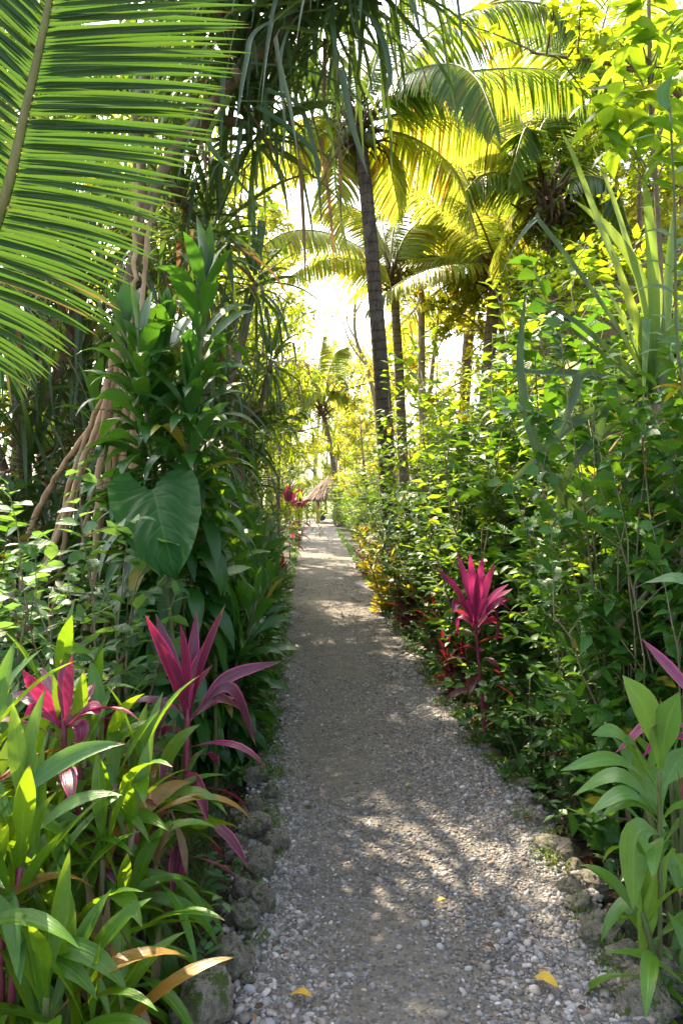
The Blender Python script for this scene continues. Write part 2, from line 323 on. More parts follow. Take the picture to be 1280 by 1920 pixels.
def path_mat():
    m, nt, out = newmat('gravel_path'); g = G(nt); tc = g.n('ShaderNodeTexCoord'); o = tc.outputs['Object']
    vo = g.n('ShaderNodeTexVoronoi'); vo.inputs['Scale'].default_value = 75; g.l(o, vo.inputs['Vector'])
    v2 = g.n('ShaderNodeTexVoronoi'); v2.inputs['Scale'].default_value = 34; g.l(o, v2.inputs['Vector'])
    sepc = g.n('ShaderNodeSeparateColor'); g.l(vo.outputs['Color'], sepc.inputs[0]); sep2 = g.n('ShaderNodeSeparateColor'); g.l(v2.outputs['Color'], sep2.inputs[0])
    st = g.ramp(sepc.outputs[0], [(0, (.11, .1, .085)), (.4, (.15, .135, .115)), (.6, (.19, .18, .17)), (.8, (.24, .24, .25)), (1, (.42, .41, .39))])
    dirt = g.mix(g.noise(3, 5, .6, o), (.13, .115, .092), (.25, .22, .18))
    big = g.noise(1.3, 4, .6, o)
    k = g.math('MULTIPLY', g.math('GREATER_THAN', g.math('ADD', sepc.outputs[1], g.math('MULTIPLY', g.math('SUBTRACT', big, .5), 1.6)), .25), g.math('LESS_THAN', vo.outputs[0], .6))
    c = g.mix(g.math('MULTIPLY', k, .85), dirt, st)
    st2 = g.ramp(sep2.outputs[1], [(0, (.12, .105, .09)), (.5, (.17, .17, .18)), (1, (.32, .31, .29))])
    k2 = g.math('MULTIPLY', g.math('GREATER_THAN', sep2.outputs[0], .72), g.math('LESS_THAN', v2.outputs[0], .42)); c = g.mix(k2, c, st2); c = g.mix(g.ramp(g.noise(7, 5, .7, o), [(.4, .0), (.65, .45)]), c, (.07, .062, .05))
    h = g.math('ADD', g.math('MULTIPLY', g.math('SUBTRACT', .6, vo.outputs[0]), k), g.math('MULTIPLY', g.math('SUBTRACT', .5, v2.outputs[0]), g.math('MULTIPLY', k2, 2)))
    h = g.math('ADD', h, g.math('MULTIPLY', g.noise(160, 3, .7, o), .5))
    p = g.n('ShaderNodeBsdfPrincipled'); g.l(c, p.inputs['Base Color']); p.inputs['Roughness'].default_value = .9
    g.l(g.bump(h, 1.0, .02), p.inputs['Normal']); g.l(p.outputs[0], out.inputs[0]); return m
M['path'] = path_mat()
def soil_mat():
    m, nt, out = newmat('soil'); g = G(nt); tc = g.n('ShaderNodeTexCoord'); o = tc.outputs['Object']
    a = g.noise(1.2, 6, .65, o); b = g.noise(22, 5, .7, o)
    c = g.mix(b, (.022, .015, .01), (.09, .06, .038)); c = g.mix(g.ramp(a, [(.45, 0.0), (.7, 1.0)]), c, (.06, .06, .025))
    sp = g.n('ShaderNodeSeparateXYZ'); g.l(o, sp.inputs[0])                    # the lawn starts past the planting
    far = g.ramp(g.math('DIVIDE', g.math('ADD', sp.outputs[1], g.math('MULTIPLY', a, 6)), 100, clamp=True), [(.43, 0.0), (.5, 1.0)])
    c = g.mix(far, c, g.mix(b, (.12, .18, .04), (.22, .26, .07)))
    p = g.n('ShaderNodeBsdfPrincipled'); g.l(c, p.inputs['Base Color']); p.inputs['Roughness'].default_value = .95
    g.l(g.bump(b, .9, .03), p.inputs['Normal']); g.l(p.outputs[0], out.inputs[0]); return m
M['soil'] = soil_mat()

# ------------------------------------------------------------------ ground and path
EY = np.array([-3, 1.2, 2.26, 2.85, 3.83, 5.16, 7.93, 12.3, 27.7, 42.0])
EL = np.array([-.30, -.32, -.36, -.40, -.46, -.53, -.66, -.88, -1.56, -2.1])
ER = np.array([.95, .93, .93, .97, .97, .84, .68, .5, -.1, -.55])
def edgeL(y): return np.interp(y, EY, EL)
def edgeR(y): return np.interp(y, EY, ER)
def grid(x, y, z):
    ny, nx = x.shape; idx = np.arange(nx * ny).reshape(ny, nx)
    q = np.stack([idx[:-1, :-1], idx[:-1, 1:], idx[1:, 1:], idx[1:, :-1]], -1)
    return np.stack([x, y, z], -1), q
def wob(x, y, s): return np.sin(x * 2.1 * s + 1.3) * np.cos(y * 1.7 * s + .4) + .5 * np.sin(x * 4.7 * s + y * 3.1 * s) + .3 * np.cos(x * 9.3 * s - y * 7.7 * s)
def soil_z(x, y):
    off = np.maximum(edgeL(y) - x, x - edgeR(y))
    z = -.13 * np.clip((off + .12) / .12, 0, 1) * np.clip((60 - y) / 20, 0, 1) + .018 * wob(x, y, 2.2) + .03 * wob(x, y, .5) * np.clip(off, 0, 1)
    return np.where(off < -.12, -.06, np.minimum(z, -.02))
xs = np.concatenate([np.linspace(-400, -13, 12), np.linspace(-12, -4.2, 30), np.linspace(-4, 4, 200), np.linspace(4.2, 12, 30), np.linspace(13, 400, 12)])
ys = np.concatenate([np.linspace(-60, -2, 12), np.linspace(-1.5, 12, 260), np.linspace(12.3, 60, 80), np.linspace(70, 800, 14)])
gx, gy = np.meshgrid(xs, ys); v, q = grid(gx, gy, soil_z(gx, gy))
b = MB(); b.add(v, q); tag(link('ground', b.mesh('ground', M['soil'])), None, None, kind='structure')
ys = np.concatenate([np.linspace(-3, 8, 260), np.linspace(8.2, 42, 120)]); ss = np.linspace(0, 1, 44)
py_, ps = np.meshgrid(ys, ss, indexing='ij')
rag = .025 * wob(py_ * 3, ps * 0 + 2, 1.5)
px_ = edgeL(py_) - .04 + (edgeR(py_) - edgeL(py_) + .1) * ps + np.where(ps < .01, rag, 0) + np.where(ps > .99, -rag, 0)
crown_ = .01 * np.sin(np.pi * ps) - .05 * (np.abs(ps - .5) > .49)
def path_h(x, y): return .006 * wob(x, y, 3.0)
v, q = grid(px_, py_, crown_ + path_h(px_, py_)); b = MB(); b.add(v, q)
tag(link('path', b.mesh('path', M['path'])), None, None, kind='structure')

# pebbles: nobody could count them
t_ = (1 + 5 ** .5) / 2
ICO = nrm(np.array([(-1, t_, 0), (1, t_, 0), (-1, -t_, 0), (1, -t_, 0), (0, -1, t_), (0, 1, t_), (0, -1, -t_), (0, 1, -t_), (t_, 0, -1), (t_, 0, 1), (-t_, 0, -1), (-t_, 0, 1)], float))
ICF = np.array([(0, 11, 5), (0, 5, 1), (0, 1, 7), (0, 7, 10), (0, 10, 11), (1, 5, 9), (5, 11, 4), (11, 10, 2), (10, 7, 6), (7, 1, 8), (3, 9, 4), (3, 4, 2), (3, 2, 6), (3, 6, 8), (3, 8, 9), (4, 9, 5), (2, 4, 11), (6, 2, 10), (8, 6, 7), (9, 8, 1)])
def subdiv(v, f):
    v = list(map(tuple, v)); c = {}; o = []
    def mid(a, b_):
        k = (min(a, b_), max(a, b_))
        if k not in c: p = np.array(v[a]) + np.array(v[b_]); v.append(tuple(p / np.linalg.norm(p))); c[k] = len(v) - 1
        return c[k]
    for a, b_, d in f: x, y, z = mid(a, b_), mid(b_, d), mid(d, a); o += [(a, x, z), (b_, y, x), (d, z, y), (x, y, z)]
    return np.array(v), np.array(o)
ICO1, ICF1 = subdiv(ICO, ICF); ICO2, ICF2 = subdiv(ICO1, ICF1); ICO3, ICF3 = subdiv(ICO2, ICF2); ICO4, ICF4 = subdiv(ICO3, ICF3)
def blobs(mb, pos, r, V=ICO, F=ICF, flat=.6, jit=.22, mi=0):
    K = len(pos); n = len(V); a = rng.uniform(0, 6.28, K); ca, sa = np.cos(a), np.sin(a)
    sc = np.stack([rng.uniform(.8, 1.35, K), rng.uniform(.6, 1.0, K), rng.uniform(flat * .7, flat * 1.25, K)], -1)
    v = V[None] * (1 + rng.uniform(-jit, jit, (K, n, 1))) * sc[:, None] * r[:, None, None]
    x = v[..., 0] * ca[:, None] - v[..., 1] * sa[:, None]; y = v[..., 0] * sa[:, None] + v[..., 1] * ca[:, None]
    tl = rng.normal(0, .25, (K, 1)); z = v[..., 2] + x * tl
    v = np.stack([x, y, z], -1) + pos[:, None]; f = F[None] + (np.arange(K) * n)[:, None, None]
    mb.add(v.reshape(-1, 3), t=f.reshape(-1, 3), mi=mi)
def pebble_pts(n, y0, y1, edgebias):
    y = y0 + (y1 - y0) * rng.random(n) ** 1.4
    s = rng.random(n); e = rng.random(n) < edgebias
    s = np.where(e, np.where(rng.random(n) < .42, np.abs(rng.normal(0, .1, n)), 1 - np.abs(rng.normal(0, .17, n))), s)
    x = edgeL(y) + .03 + (edgeR(y) - edgeL(y) - .03) * s
    wear = np.exp(-((s - .36 - .06 * np.sin(y * 1.1)) / .2) ** 2) * .72 + .35 * wob(x, y, 1.6); ok = rng.random(n) > wear
    return x[ok], y[ok], s[ok]
b = MB()
x, y, s = pebble_pts(24000, 1.5, 7, .6); r = rng.gamma(4.5, .0016, len(x)); r = np.clip(r, .004, .022)
r = r * (1 + .35 * np.clip((2.9 - y) / 1.2, 0, 1)); blobs(b, np.stack([x, y, .012 * np.sin(np.pi * np.clip(s, 0, 1)) + path_h(x, y) - r * .05], -1), r, ICO1, ICF1, .62, .09)
x, y, s = pebble_pts(46000, 1.5, 14, .45); r = rng.uniform(.003, .0085, len(x)); blobs(b, np.stack([x, y, .012 * np.sin(np.pi * np.clip(s, 0, 1)) + path_h(x, y)], -1), r)
K = 9000; y = 1.6 + 8 * rng.random(K) ** 1.5; sd_ = rng.random(K) < .5; o = rng.normal(0, .07, K); x = np.where(sd_, edgeL(y) - o, edgeR(y) + o); r = np.clip(rng.gamma(4, .0022, K), .004, .026); z = np.maximum(soil_z(x, y), np.where(o < .04, .0, -.2)) + r * .3; blobs(b, np.stack([x, y, z], -1), r, ICO1, ICF1, .62, .12)
tag(link('gravel', b.mesh('gravel', M['pebble'])), 'loose grey and white pebbles scattered over the garden path', 'gravel', kind='stuff')

# ------------------------------------------------------------------ edging stones
def rock_mesh(i):
    V = ICO4.copy(); off = Vector((i * 7.3, i * 3.1, 1.7)); out = []
    for p in V:
        p = Vector(p); d = 1 + .4 * mnoise.noise(p * .9 + off) + .2 * mnoise.noise(p * 2.2 + off) + .1 * mnoise.noise(p * 5 + off) + .05 * mnoise.noise(p * 11 + off); pl = Vector((math.sin(i), math.cos(i * 2.3), .8)).normalized(); d = min(d, .85 / max(p.dot(pl), .3)); pl = Vector((math.cos(i * 1.7), math.sin(i * 3.1), .1)).normalized(); d = min(d, .8 / max(p.dot(pl), .3))
        c = abs(mnoise.noise(p * 1.7 - off)); d -= .18 * max(0, .3 - c) ; q_ = p * d
        out.append((q_.x, q_.y * .85, q_.z * .72))
    m = MB(); m.add(out, t=ICF4); return m.mesh('stone', M['stone'])
ROCKS = [rock_mesh(i) for i in range(8)]
ORD = ['nearest', 'second nearest', 'third nearest', 'fourth nearest', 'fifth nearest', 'sixth nearest', 'seventh nearest', 'eighth nearest', 'ninth nearest', 'tenth nearest', 'eleventh nearest', 'twelfth nearest',
       'thirteenth nearest', 'fourteenth nearest', 'fifteenth nearest', 'sixteenth nearest', 'seventeenth nearest', 'eighteenth nearest', 'nineteenth nearest', 'twentieth nearest']
def stone(px, py, size, label, grp, i, z=.0, sq=1.0):
    Y = FPX * (CAMH - z) / (py - 920)
    o = link('edging_stone', ROCKS[i % 8], None, (X(px, Y), Y, z + .025), (random.uniform(-.3, .3), random.uniform(-.3, .3), random.uniform(0, 6.28)), (size * .88 * random.uniform(.95, 1.2), size * .88 * random.uniform(.9, 1.05), size * 1.15 * sq))
    tag(o, label, 'stone', grp)
GL, GR = 'stones edging the left side of the path', 'stones edging the right side of the path'
L_hand = [(375, 1925, .12, 'large pale grey edging stone at the bottom of the photo, left of the path'),
 (425, 1830, .1, 'big rounded edging stone with bright moss patches, left of the path'),
 (455, 1745, .075, 'small pointed edging stone with green moss on its side, left of the path'),
 (492, 1712, .06, 'tan chipped edging stone between two mossy ones, left of the path'),
 (455, 1700, .07, 'dark mossy edging stone lying outside a tan one, left of the path'),
 (485, 1640, .085, 'wide flat grey edging stone under a rounder brown one, left of the path'),
 (520, 1600, .062, 'light brown rounded edging stone on the gravel side, left of the path'),
 (475, 1570, .085, 'brown knobbly edging stone with a sunlit top, left of the path'),
 (480, 1530, .06, 'edging stone with thick moss on top behind the brown knobbly one, left of the path'),
 (505, 1500, .055, 'small green mossy edging stone on the gravel side, left of the path'),
 (478, 1470, .07, 'pale square edging stone where the left row starts to narrow')]
for i, (a, c, s_, l) in enumerate(L_hand): stone(a, c, s_, l, GL, i, z=.01)
R_hand = [(1215, 1905, .12, 'large dark edging stone in the bottom right corner of the photo'),
 (1250, 1850, .09, 'dark grey edging stone behind the large one in the bottom right corner'),
 (1180, 1835, .095, 'dark green edging stone touching the pebbles at the bottom right'),
 (1135, 1775, .095, 'rounded olive grey edging stone with a smooth pale top, right of the path'),
 (1190, 1760, .06, 'small dark stone outside the rounded olive one, right of the path'),
 (1095, 1722, .07, 'squat brown grey edging stone above the rounded olive one, right of the path'),
 (1075, 1690, .075, 'dark edging stone with a rough top, right of the path'),
 (1120, 1680, .065, 'dark edging stone against the soil, right of the path'),
 (1050, 1615, .1, 'broad sunken grey green edging stone, right of the path'),
 (1085, 1650, .05, 'little grey stone beside the broad sunken one, right of the path'),
 (1020, 1560, .06, 'flat grey edging stone half buried in gravel, right of the path'),
 (1012, 1515, .05, 'upright pale edging stone where the right row bends away')]
for i, (a, c, s_, l) in enumerate(R_hand): stone(a, c, s_, l, GR, i + 3, z=-.02, sq=.8)
for side, grp, e in ((-1, GL, edgeL), (1, GR, edgeR)):
    y = 4.1 if side < 0 else 3.95; k = 0
    while y < 26:
        s_ = random.uniform(.035, .065) * (.8 + .02 * y)
        lab = ('small worn stone in the far part of the %s edging' % ('left' if side < 0 else 'right')) if y > 6 else \
              '%s of the small worn stones past the big ones in the %s edging' % (ORD[k], 'left' if side < 0 else 'right')
        o = link('edging_stone', ROCKS[k % 8], None, (float(e(y)) + side * random.uniform(-.01, .07), y, random.uniform(.0, .02)), (random.uniform(-.3, .3), 0, random.uniform(0, 6.28)), (s_, s_ * .9, s_ * .8))
        tag(o, lab, 'stone', grp); k += 1; y += random.uniform(.15, .3) * (1 + y * .06)
for i in range(60):
    y = random.uniform(2.2, 6.5); side = -1 if i % 5 < 3 else 1; e = edgeL if side < 0 else edgeR; s_ = random.uniform(.022, .045)
    o = link('edging_stone', ROCKS[i % 8], None, (float(e(y)) + side * random.uniform(-.09, .09), y, random.uniform(-.01, .02)), (random.uniform(-.5, .5), random.uniform(-.5, .5), random.uniform(0, 6.28)), (s_ * 1.2, s_, s_ * .8))
    tag(o, 'small rough stone filling the gaps in the near %s edging' % ('left' if side < 0 else 'right'), 'stone', GL if side < 0 else GR)
# the grey slab beside the path
b = MB()
def boxv(cx, cy, cz, sx, sy, sz, rz=0):
    v = np.array([(x, y, z) for x in (-1, 1) for y in (-1, 1) for z in (-1, 1)], float) * (sx / 2, sy / 2, sz / 2)
    v[:, :2] = v[:, :2] @ np.array([[math.cos(rz), math.sin(rz)], [-math.sin(rz), math.cos(rz)]]); v += (cx, cy, cz)
    return v, np.array([(0, 1, 3, 2), (4, 6, 7, 5), (0, 4, 5, 1), (2, 3, 7, 6), (0, 2, 6, 4), (1, 5, 7, 3)])
def bevel_box(name, dims, mat, loc, rz=0, label=None, cat=None):
    m = MB(); v, q = boxv(0, 0, 0, *dims); m.add(v, q); me = m.mesh(name, mat, False); o = link(name, me, None, loc, (0, random.uniform(-.03, .03), rz))
    bv = o.modifiers.new('bevel', 'BEVEL'); bv.width = min(dims) * .2; bv.segments = 2; tag(o, label, cat); return o
pt = P(700, 1112, 11.8); bevel_box('stone_slab', (.3, 1.1, .07), M['wood'], (pt[0] - .02, 11.9, .03), .25, 'pale grey flat slab lying at the right edge of the path', 'slab')
bevel_box('stone_slab', (.22, .8, .06), M['wood'], (pt[0] + .28, 12.0, .0), .2, 'second grey slab tucked under the plants behind the first', 'slab')

# ------------------------------------------------------------------ plant builders (all grow from their own base point)
def cordyline(canes, leaf_len, leaf_w, n_per, mat, stemmat, h, spread=.25, lower=.35, droop=1.2, top_el=78, low_el=5, m=8, fold=.28):
    """cane plant with rosettes of stalked leaves"""
    f = MB(); s = MB()
    for c in range(canes):
        hh = h * (rng.uniform(.55, 1) if c else 1); az = rng.uniform(0, 6.28); sp = spread * rng.uniform(.3, 1)
        base = np.array([math.cos(az), math.sin(az), 0]) * .06 * (canes > 1)
        top = base + np.array([math.cos(az) * sp * hh, math.sin(az) * sp * hh, hh])
        cv = bez([base, base * .9 + [0, 0, hh * .5], top], 9); tube(s, cv, np.linspace(.014, .009, 9), 6)
        k = n_per; u = np.linspace(0, 1, k); tt = lower + (1 - lower) * u ** .8
        bp = np.stack([np.interp(tt, np.linspace(0, 1, 9), cv[:, j]) for j in range(3)], -1)
        a = np.arange(k) * 2.4 + rng.uniform(0, 6) + rng.normal(0, .2, k)
        el = np.radians(low_el + (top_el - low_el) * u ** 1.3 + rng.normal(0, 7, k))
        L = leaf_len * (.75 + .35 * np.sin(np.pi * np.clip(u * .8 + .15, 0, 1))) * rng.uniform(.85, 1.1, k)
        leaves(f, bp, a, el, L, leaf_w * rng.uniform(.85, 1.15, k), droop * (1.35 - u * .95) * rng.uniform(.6, 1.4, k), 'cordy', m, fold, .42, .09)
    return [('foliage', f.mesh('foliage', mat)), ('stem', s.mesh('stem', stemmat))]
def shrub(h, r, nst, ntw, nlf, ll, lw, mat, stemmat, kind='ovate', lo=.15, m=4, droop=.6, twl=.45, fold=.2, up=.3, stemr=.012):
    f = MB(); s = MB()
    for i in range(nst):
        az = i * 2.4 + rng.uniform(-.5, .5); rr = r * rng.uniform(.15, 1); hh = h * rng.uniform(.6, 1)
        d = np.array([math.cos(az), math.sin(az), 0]); b0 = d * .07 * rng.random()
        cv = bez([b0, b0 + d * rr * .25 + [0, 0, hh * .5], b0 + d * rr + rng.normal(0, .06, 3) + [0, 0, hh]], 10)
        cv += rng.normal(0, .008 * h, cv.shape) * np.linspace(0, 1, 10)[:, None]
        tube(s, cv, np.linspace(stemr, stemr * .3, 10), 5)
        tt = lo + (1 - lo) * np.linspace(0, 1, ntw) ** .9; tt[-1] = 1
        for j, t in enumerate(tt):
            p = np.array([np.interp(t, np.linspace(0, 1, 10), cv[:, k]) for k in range(3)])
            ta = rng.uniform(0, 6.28); te = R(rng.uniform(5, 55)) if t < .98 else R(70); tl = twl * rng.uniform(.5, 1.1)
            tc = grow([p], [[math.cos(te) * math.cos(ta), math.cos(te) * math.sin(ta), math.sin(te)]], tl, .35, 5)[0]
            tube(s, tc, np.linspace(stemr * .35, stemr * .12, 5), 4)
            u = np.linspace(.12, 1, nlf); bp = np.stack([np.interp(u, np.linspace(0, 1, 5), tc[:, k]) for k in range(3)], -1)
            side = np.where(np.arange(nlf) % 2 == 0, 1, -1)
            a = ta + side * rng.uniform(.6, 1.3, nlf); a[-1] = ta
            L = ll * rng.uniform(.6, 1.15, nlf) * (.8 + .3 * np.sin(np.pi * u))
            leaves(f, bp, a, R(1) * rng.normal(up * 30, 18, nlf), L, L * lw, droop * rng.uniform(.5, 1.5, nlf), kind, m, fold, .4)
    return [('foliage', f.mesh('foliage', mat)), ('stem', s.mesh('stem', stemmat))]
def tree(h, r, mat, bark, nlimb=9, ntw=16, nlf=26, ll=.16, lw=.5, lo=.3, tr=.14, cl=.8, droop=.5, kind='ovate', hang=0.0, m=3, base_r=1.0):
    """tapered trunk, limbs, and leaf clumps with gaps between them"""
    f = MB(); s = MB(); lean = rng.normal(0, .04 * h, 2)
    cv = spl([(0, 0, -.1), (lean[0] * .3 + rng.normal(0, .1), lean[1] * .3, h * .35), (lean[0] * .6, lean[1] * .6 + rng.normal(0, .12), h * .65), (lean[0], lean[1], h * .96)], 14)
    tube(s, cv, np.linspace(tr, tr * .2, 14) * (1 + .5 * np.exp(-np.linspace(0, 1, 14) * 12)), 9)
    for i in range(nlimb):
        t = lo + (1 - lo) * (i + .5) / nlimb; p = np.array([np.interp(t, np.linspace(0, 1, 14), cv[:, k]) for k in range(3)])
        az = i * 2.4 + rng.uniform(-.4, .4); el = R(rng.uniform(15, 55) if i < nlimb - 1 else 80)
        ln = r * (1.05 - .5 * abs(t - .55)) * rng.uniform(.65, 1.1); q_ = np.array([math.cos(az) * math.cos(el), math.sin(az) * math.cos(el), math.sin(el)])
        lc = spl([p, p + q_ * ln * .5 + rng.normal(0, .08 * ln, 3), p + q_ * ln + [0, 0, -ln * .12]], 8)
        tube(s, lc, np.linspace(tr * .4 * (1.2 - t), .012, 8), 6)
        for j in range(ntw):
            u = .25 + .75 * (j + .5) / ntw; b0 = np.array([np.interp(u, np.linspace(0, 1, 8), lc[:, k]) for k in range(3)])
            ta = rng.uniform(0, 6.28); te = R(rng.uniform(-15, 60)) - hang; d = np.array([math.cos(te) * math.cos(ta), math.cos(te) * math.sin(ta), math.sin(te)])
            tl = cl * rng.uniform(.4, 1.2); tc = grow([b0], [d], tl, .4 + hang, 5)[0]
            tube(s, tc, np.linspace(.012, .004, 5), 3)
            uu = rng.random(nlf) ** .7; bp = np.stack([np.interp(uu, np.linspace(0, 1, 5), tc[:, k]) for k in range(3)], -1) + rng.normal(0, .05 * cl, (nlf, 3))
            L = ll * rng.uniform(.6, 1.2, nlf)
            leaves(f, bp, rng.uniform(0, 6.28, nlf), rng.normal(.1, .5, nlf) - hang * 1.2, L, L * lw, droop + hang, kind, m, .15, .5)
    return [('crown', f.mesh('crown', mat)), ('trunk', s.mesh('trunk', bark))]
def frond(curve, LL, n, mats, droop=1.4, wdt=.036, vee=.12, side=None, rr=.02, m=7, tmin=.1, a0=78, a1=22, jit=.05, fold=-.35):
    """one pinnate palm leaf along a rachis curve"""
    f = MB(); curve = spl(curve, 30); ts = np.linspace(0, 1, 30)
    tube(f, curve, np.linspace(rr, rr * .18, 30), 6, mi=1)
    t = np.linspace(tmin, .995, n); T = nrm(np.gradient(curve, axis=0))
    for sg in (-1, 1):
        tj = np.clip(t + rng.normal(0, .3 / n, n), 0, 1)
        bp = np.stack([np.interp(tj, ts, curve[:, k]) for k in range(3)], -1); tn = nrm(np.stack([np.interp(tj, ts, T[:, k]) for k in range(3)], -1))
        up = np.array([0, 0, 1.0]); sd_ = np.cross(tn, up) if side is None else np.broadcast_to(np.asarray(side, float), tn.shape)
        sd_ = nrm(sd_ - (sd_ * tn).sum(-1, keepdims=True) * tn); N = np.cross(sd_, tn)
        a = np.radians(a0 + (a1 - a0) * tj ** 1.6) + rng.normal(0, jit, n)
        d = tn * np.cos(a)[:, None] + sg * sd_ * np.sin(a)[:, None] + N * (vee + rng.normal(0, jit, n))[:, None]
        L = LL * np.interp(tj, [0, .12, .35, .7, 1], [.45, .8, 1, .8, .3]) * rng.uniform(.9, 1.06, n)
        C = grow(bp, d, L, droop * L / LL * rng.uniform(.75, 1.25, n), m)
        S = np.cross(nrm(d), N) * sg
        W = prof('leaflet', np.linspace(0, 1, m))[None] * np.full((n, 1), wdt) * .5
        strips(f, C, -S * sg, W, fold)
    return f.mesh('frond', mats)
def palm_trunk(curve, r0, r1, mat, n=70):
    cv = spl(curve, n); k = np.arange(n); rad = np.linspace(r0, r1, n) * (1 + .045 * (k % 2)) * (1 + .45 * np.exp(-k / 3.))
    m = MB(); tube(m, cv, rad, 14); return m.mesh('trunk', mat)
def crown_base(p, r, mat):
    """fibrous boots and old stalk stubs round the top of a palm trunk"""
    m = MB(); K = 26; az = np.arange(K) * 2.4
    for i in range(K):
        a = az[i]; z = -r * 3 + i / K * r * 5; b0 = p + np.array([math.cos(a) * r * .7, math.sin(a) * r * .7, z])
        e = R(25 + 40 * i / K); L = r * rng.uniform(2.2, 4.5); tube(m, grow([b0], [[math.cos(a) * math.cos(e), math.sin(a) * math.cos(e), math.sin(e)]], L, .1, 4)[0], np.array([.3, .26, .18, .1]) * r, 5)
    K = 70; a = rng.uniform(0, 6.28, K); bp = p + np.stack([np.cos(a) * r, np.sin(a) * r, rng.uniform(-3, 2.5, K) * r], -1)
    leaves(m, bp, a, rng.uniform(-.9, .3, K), rng.uniform(2, 6, K) * r, r * .35, 1.6, 'strap', 5, .2, .5)
    return m.mesh('fibre', mat)
def generic_fronds(mat, n=5, L=3.6, LL=.8):
    out = []
    for i in range(n):
        e = R([72, 55, 38, 18, -8][i % 5]); dr = [.7, 1.0, 1.2, 1.3, 1.1][i % 5]
        cv = grow([(0, 0, 0)], [[math.cos(e), 0, math.sin(e)]], L * rng.uniform(.9, 1.05), dr, 12)[0]
        out.append(frond(cv, LL, 90, [mat, M['rachis']], droop=rng.uniform(.9, 1.4), vee=-.4, rr=.028, m=5, wdt=.045))
    return out
def palm(label, loc, height, fr, tmat, lean=(0, 0), nf=17, r=.12, sc=1, coconuts=0, group=None, low=True, azs=None):
    root = link('coconut_palm', None, None, loc); tag(root, label, 'palm tree', group)
    top = np.array([lean[0], lean[1], height]); link('trunk', palm_trunk([(0, 0, -.2), (lean[0] * .15, lean[1] * .1, height * .35), (lean[0] * .5, lean[1] * .5, height * .7), top], r * 1.25, r * .85, tmat), root)
    link('fibre', crown_base(top, r, M['fibre']), root)
    for i in range(nf):
        k = int(i / nf * (5 if low else 4)); az = azs[i] if azs else i * 2.4 + random.uniform(-.2, .2)
        link('frond', fr[min(k, 4)], root, tuple(top + [0, 0, .1]), (random.uniform(-.12, .12), random.uniform(-.1, .1), az), sc * random.uniform(.88, 1.06))
    return root
def straps(heads, nl, L, wd, mat, name='leaves', m=13, kinkp=.55, el_lo=-25, el_hi=85, droop=1.0, down=.9):
    """rosettes of long strap leaves; some fold sharply and hang"""
    f = MB()
    for hd in heads:
        hd = np.asarray(hd, float); u = np.linspace(0, 1, nl); a = np.arange(nl) * 2.4 + rng.uniform(0, 6)
        el = np.radians(el_lo + (el_hi - el_lo) * u + rng.normal(0, 8, nl)); k = rng.random(nl) < kinkp
        kt = rng.uniform(.28, .7, nl); ka = np.where(k, rng.uniform(1.0, 3.0, nl), 0)
        r_ = .05; bp = hd + np.stack([np.cos(a) * r_, np.sin(a) * r_, (u - .5) * .35], -1)
        leaves(f, bp, a, el, L * rng.uniform(.65, 1.1, nl), wd * rng.uniform(.8, 1.1, nl), droop * (1.4 - u) * rng.uniform(.6, 1.4, nl), 'strap', m, .35, .3, 0, kink=(kt, ka))
    return f.mesh(name, mat)

def gz(x, y): return float(soil_z(np.array(x, float), np.array(y, float)))
def at(px, Y): x = X(px, Y); return (x, Y, gz(x, Y))
def put(parts, label, cat, loc, rotz=None, scale=1, group=None, name='plant', tilt=(0, 0)):
    if len(loc) == 2: loc = (loc[0], loc[1], gz(*loc))
    return thing(name, label, cat, loc, parts, random.uniform(0, 6.28) if rotz is None else rotz, scale, group, tilt)
def hero(lst, Y, wd, mat, kind='cordy', origin=(0, 0, 0), name='foliage', m=11, fold=.25, wave=.04, dy=.12, face=(-.6, .8), mb=None):
    """leaves along given centrelines, each with its own depth, as one mesh relative to origin"""
    f = mb or MB()
    for it in lst:
        pts, wv = (it[0], it[1]) if isinstance(it, tuple) else (it, wd)
        d = rng.uniform(-dy, dy); k = len(pts)
        C = spl([P(a, c, Y + d * (i / (k - 1)) ** 1.3) for i, (a, c) in enumerate(pts)], m) - np.asarray(origin)
        T = nrm(C[-1] - C[0]); N = nrm(np.array([rng.normal(0, .35), face[0] + rng.normal(0, .15), face[1] + rng.normal(0, .2)])); S = np.cross(T, N)
        W = prof(kind, np.linspace(0, 1, m))[None] * wv * .5; strips(f, C[None], nrm(S)[None], W, fold, wave)
    return f.mesh(name, mat) if mb is None else None
def stem_mesh(curves, mat, name='stem', knots=.0):
    s = MB(); n = 40 if knots else 14
    for c, r0, r1 in curves: cv = spl(c, n); cv[1:-1] += rng.normal(0, knots * .04, (n - 2, 3)); tube(s, cv, np.linspace(r0, r1, n) * (1 + knots * rng.normal(0, 1, n)), 7)
    return s.mesh(name, mat)

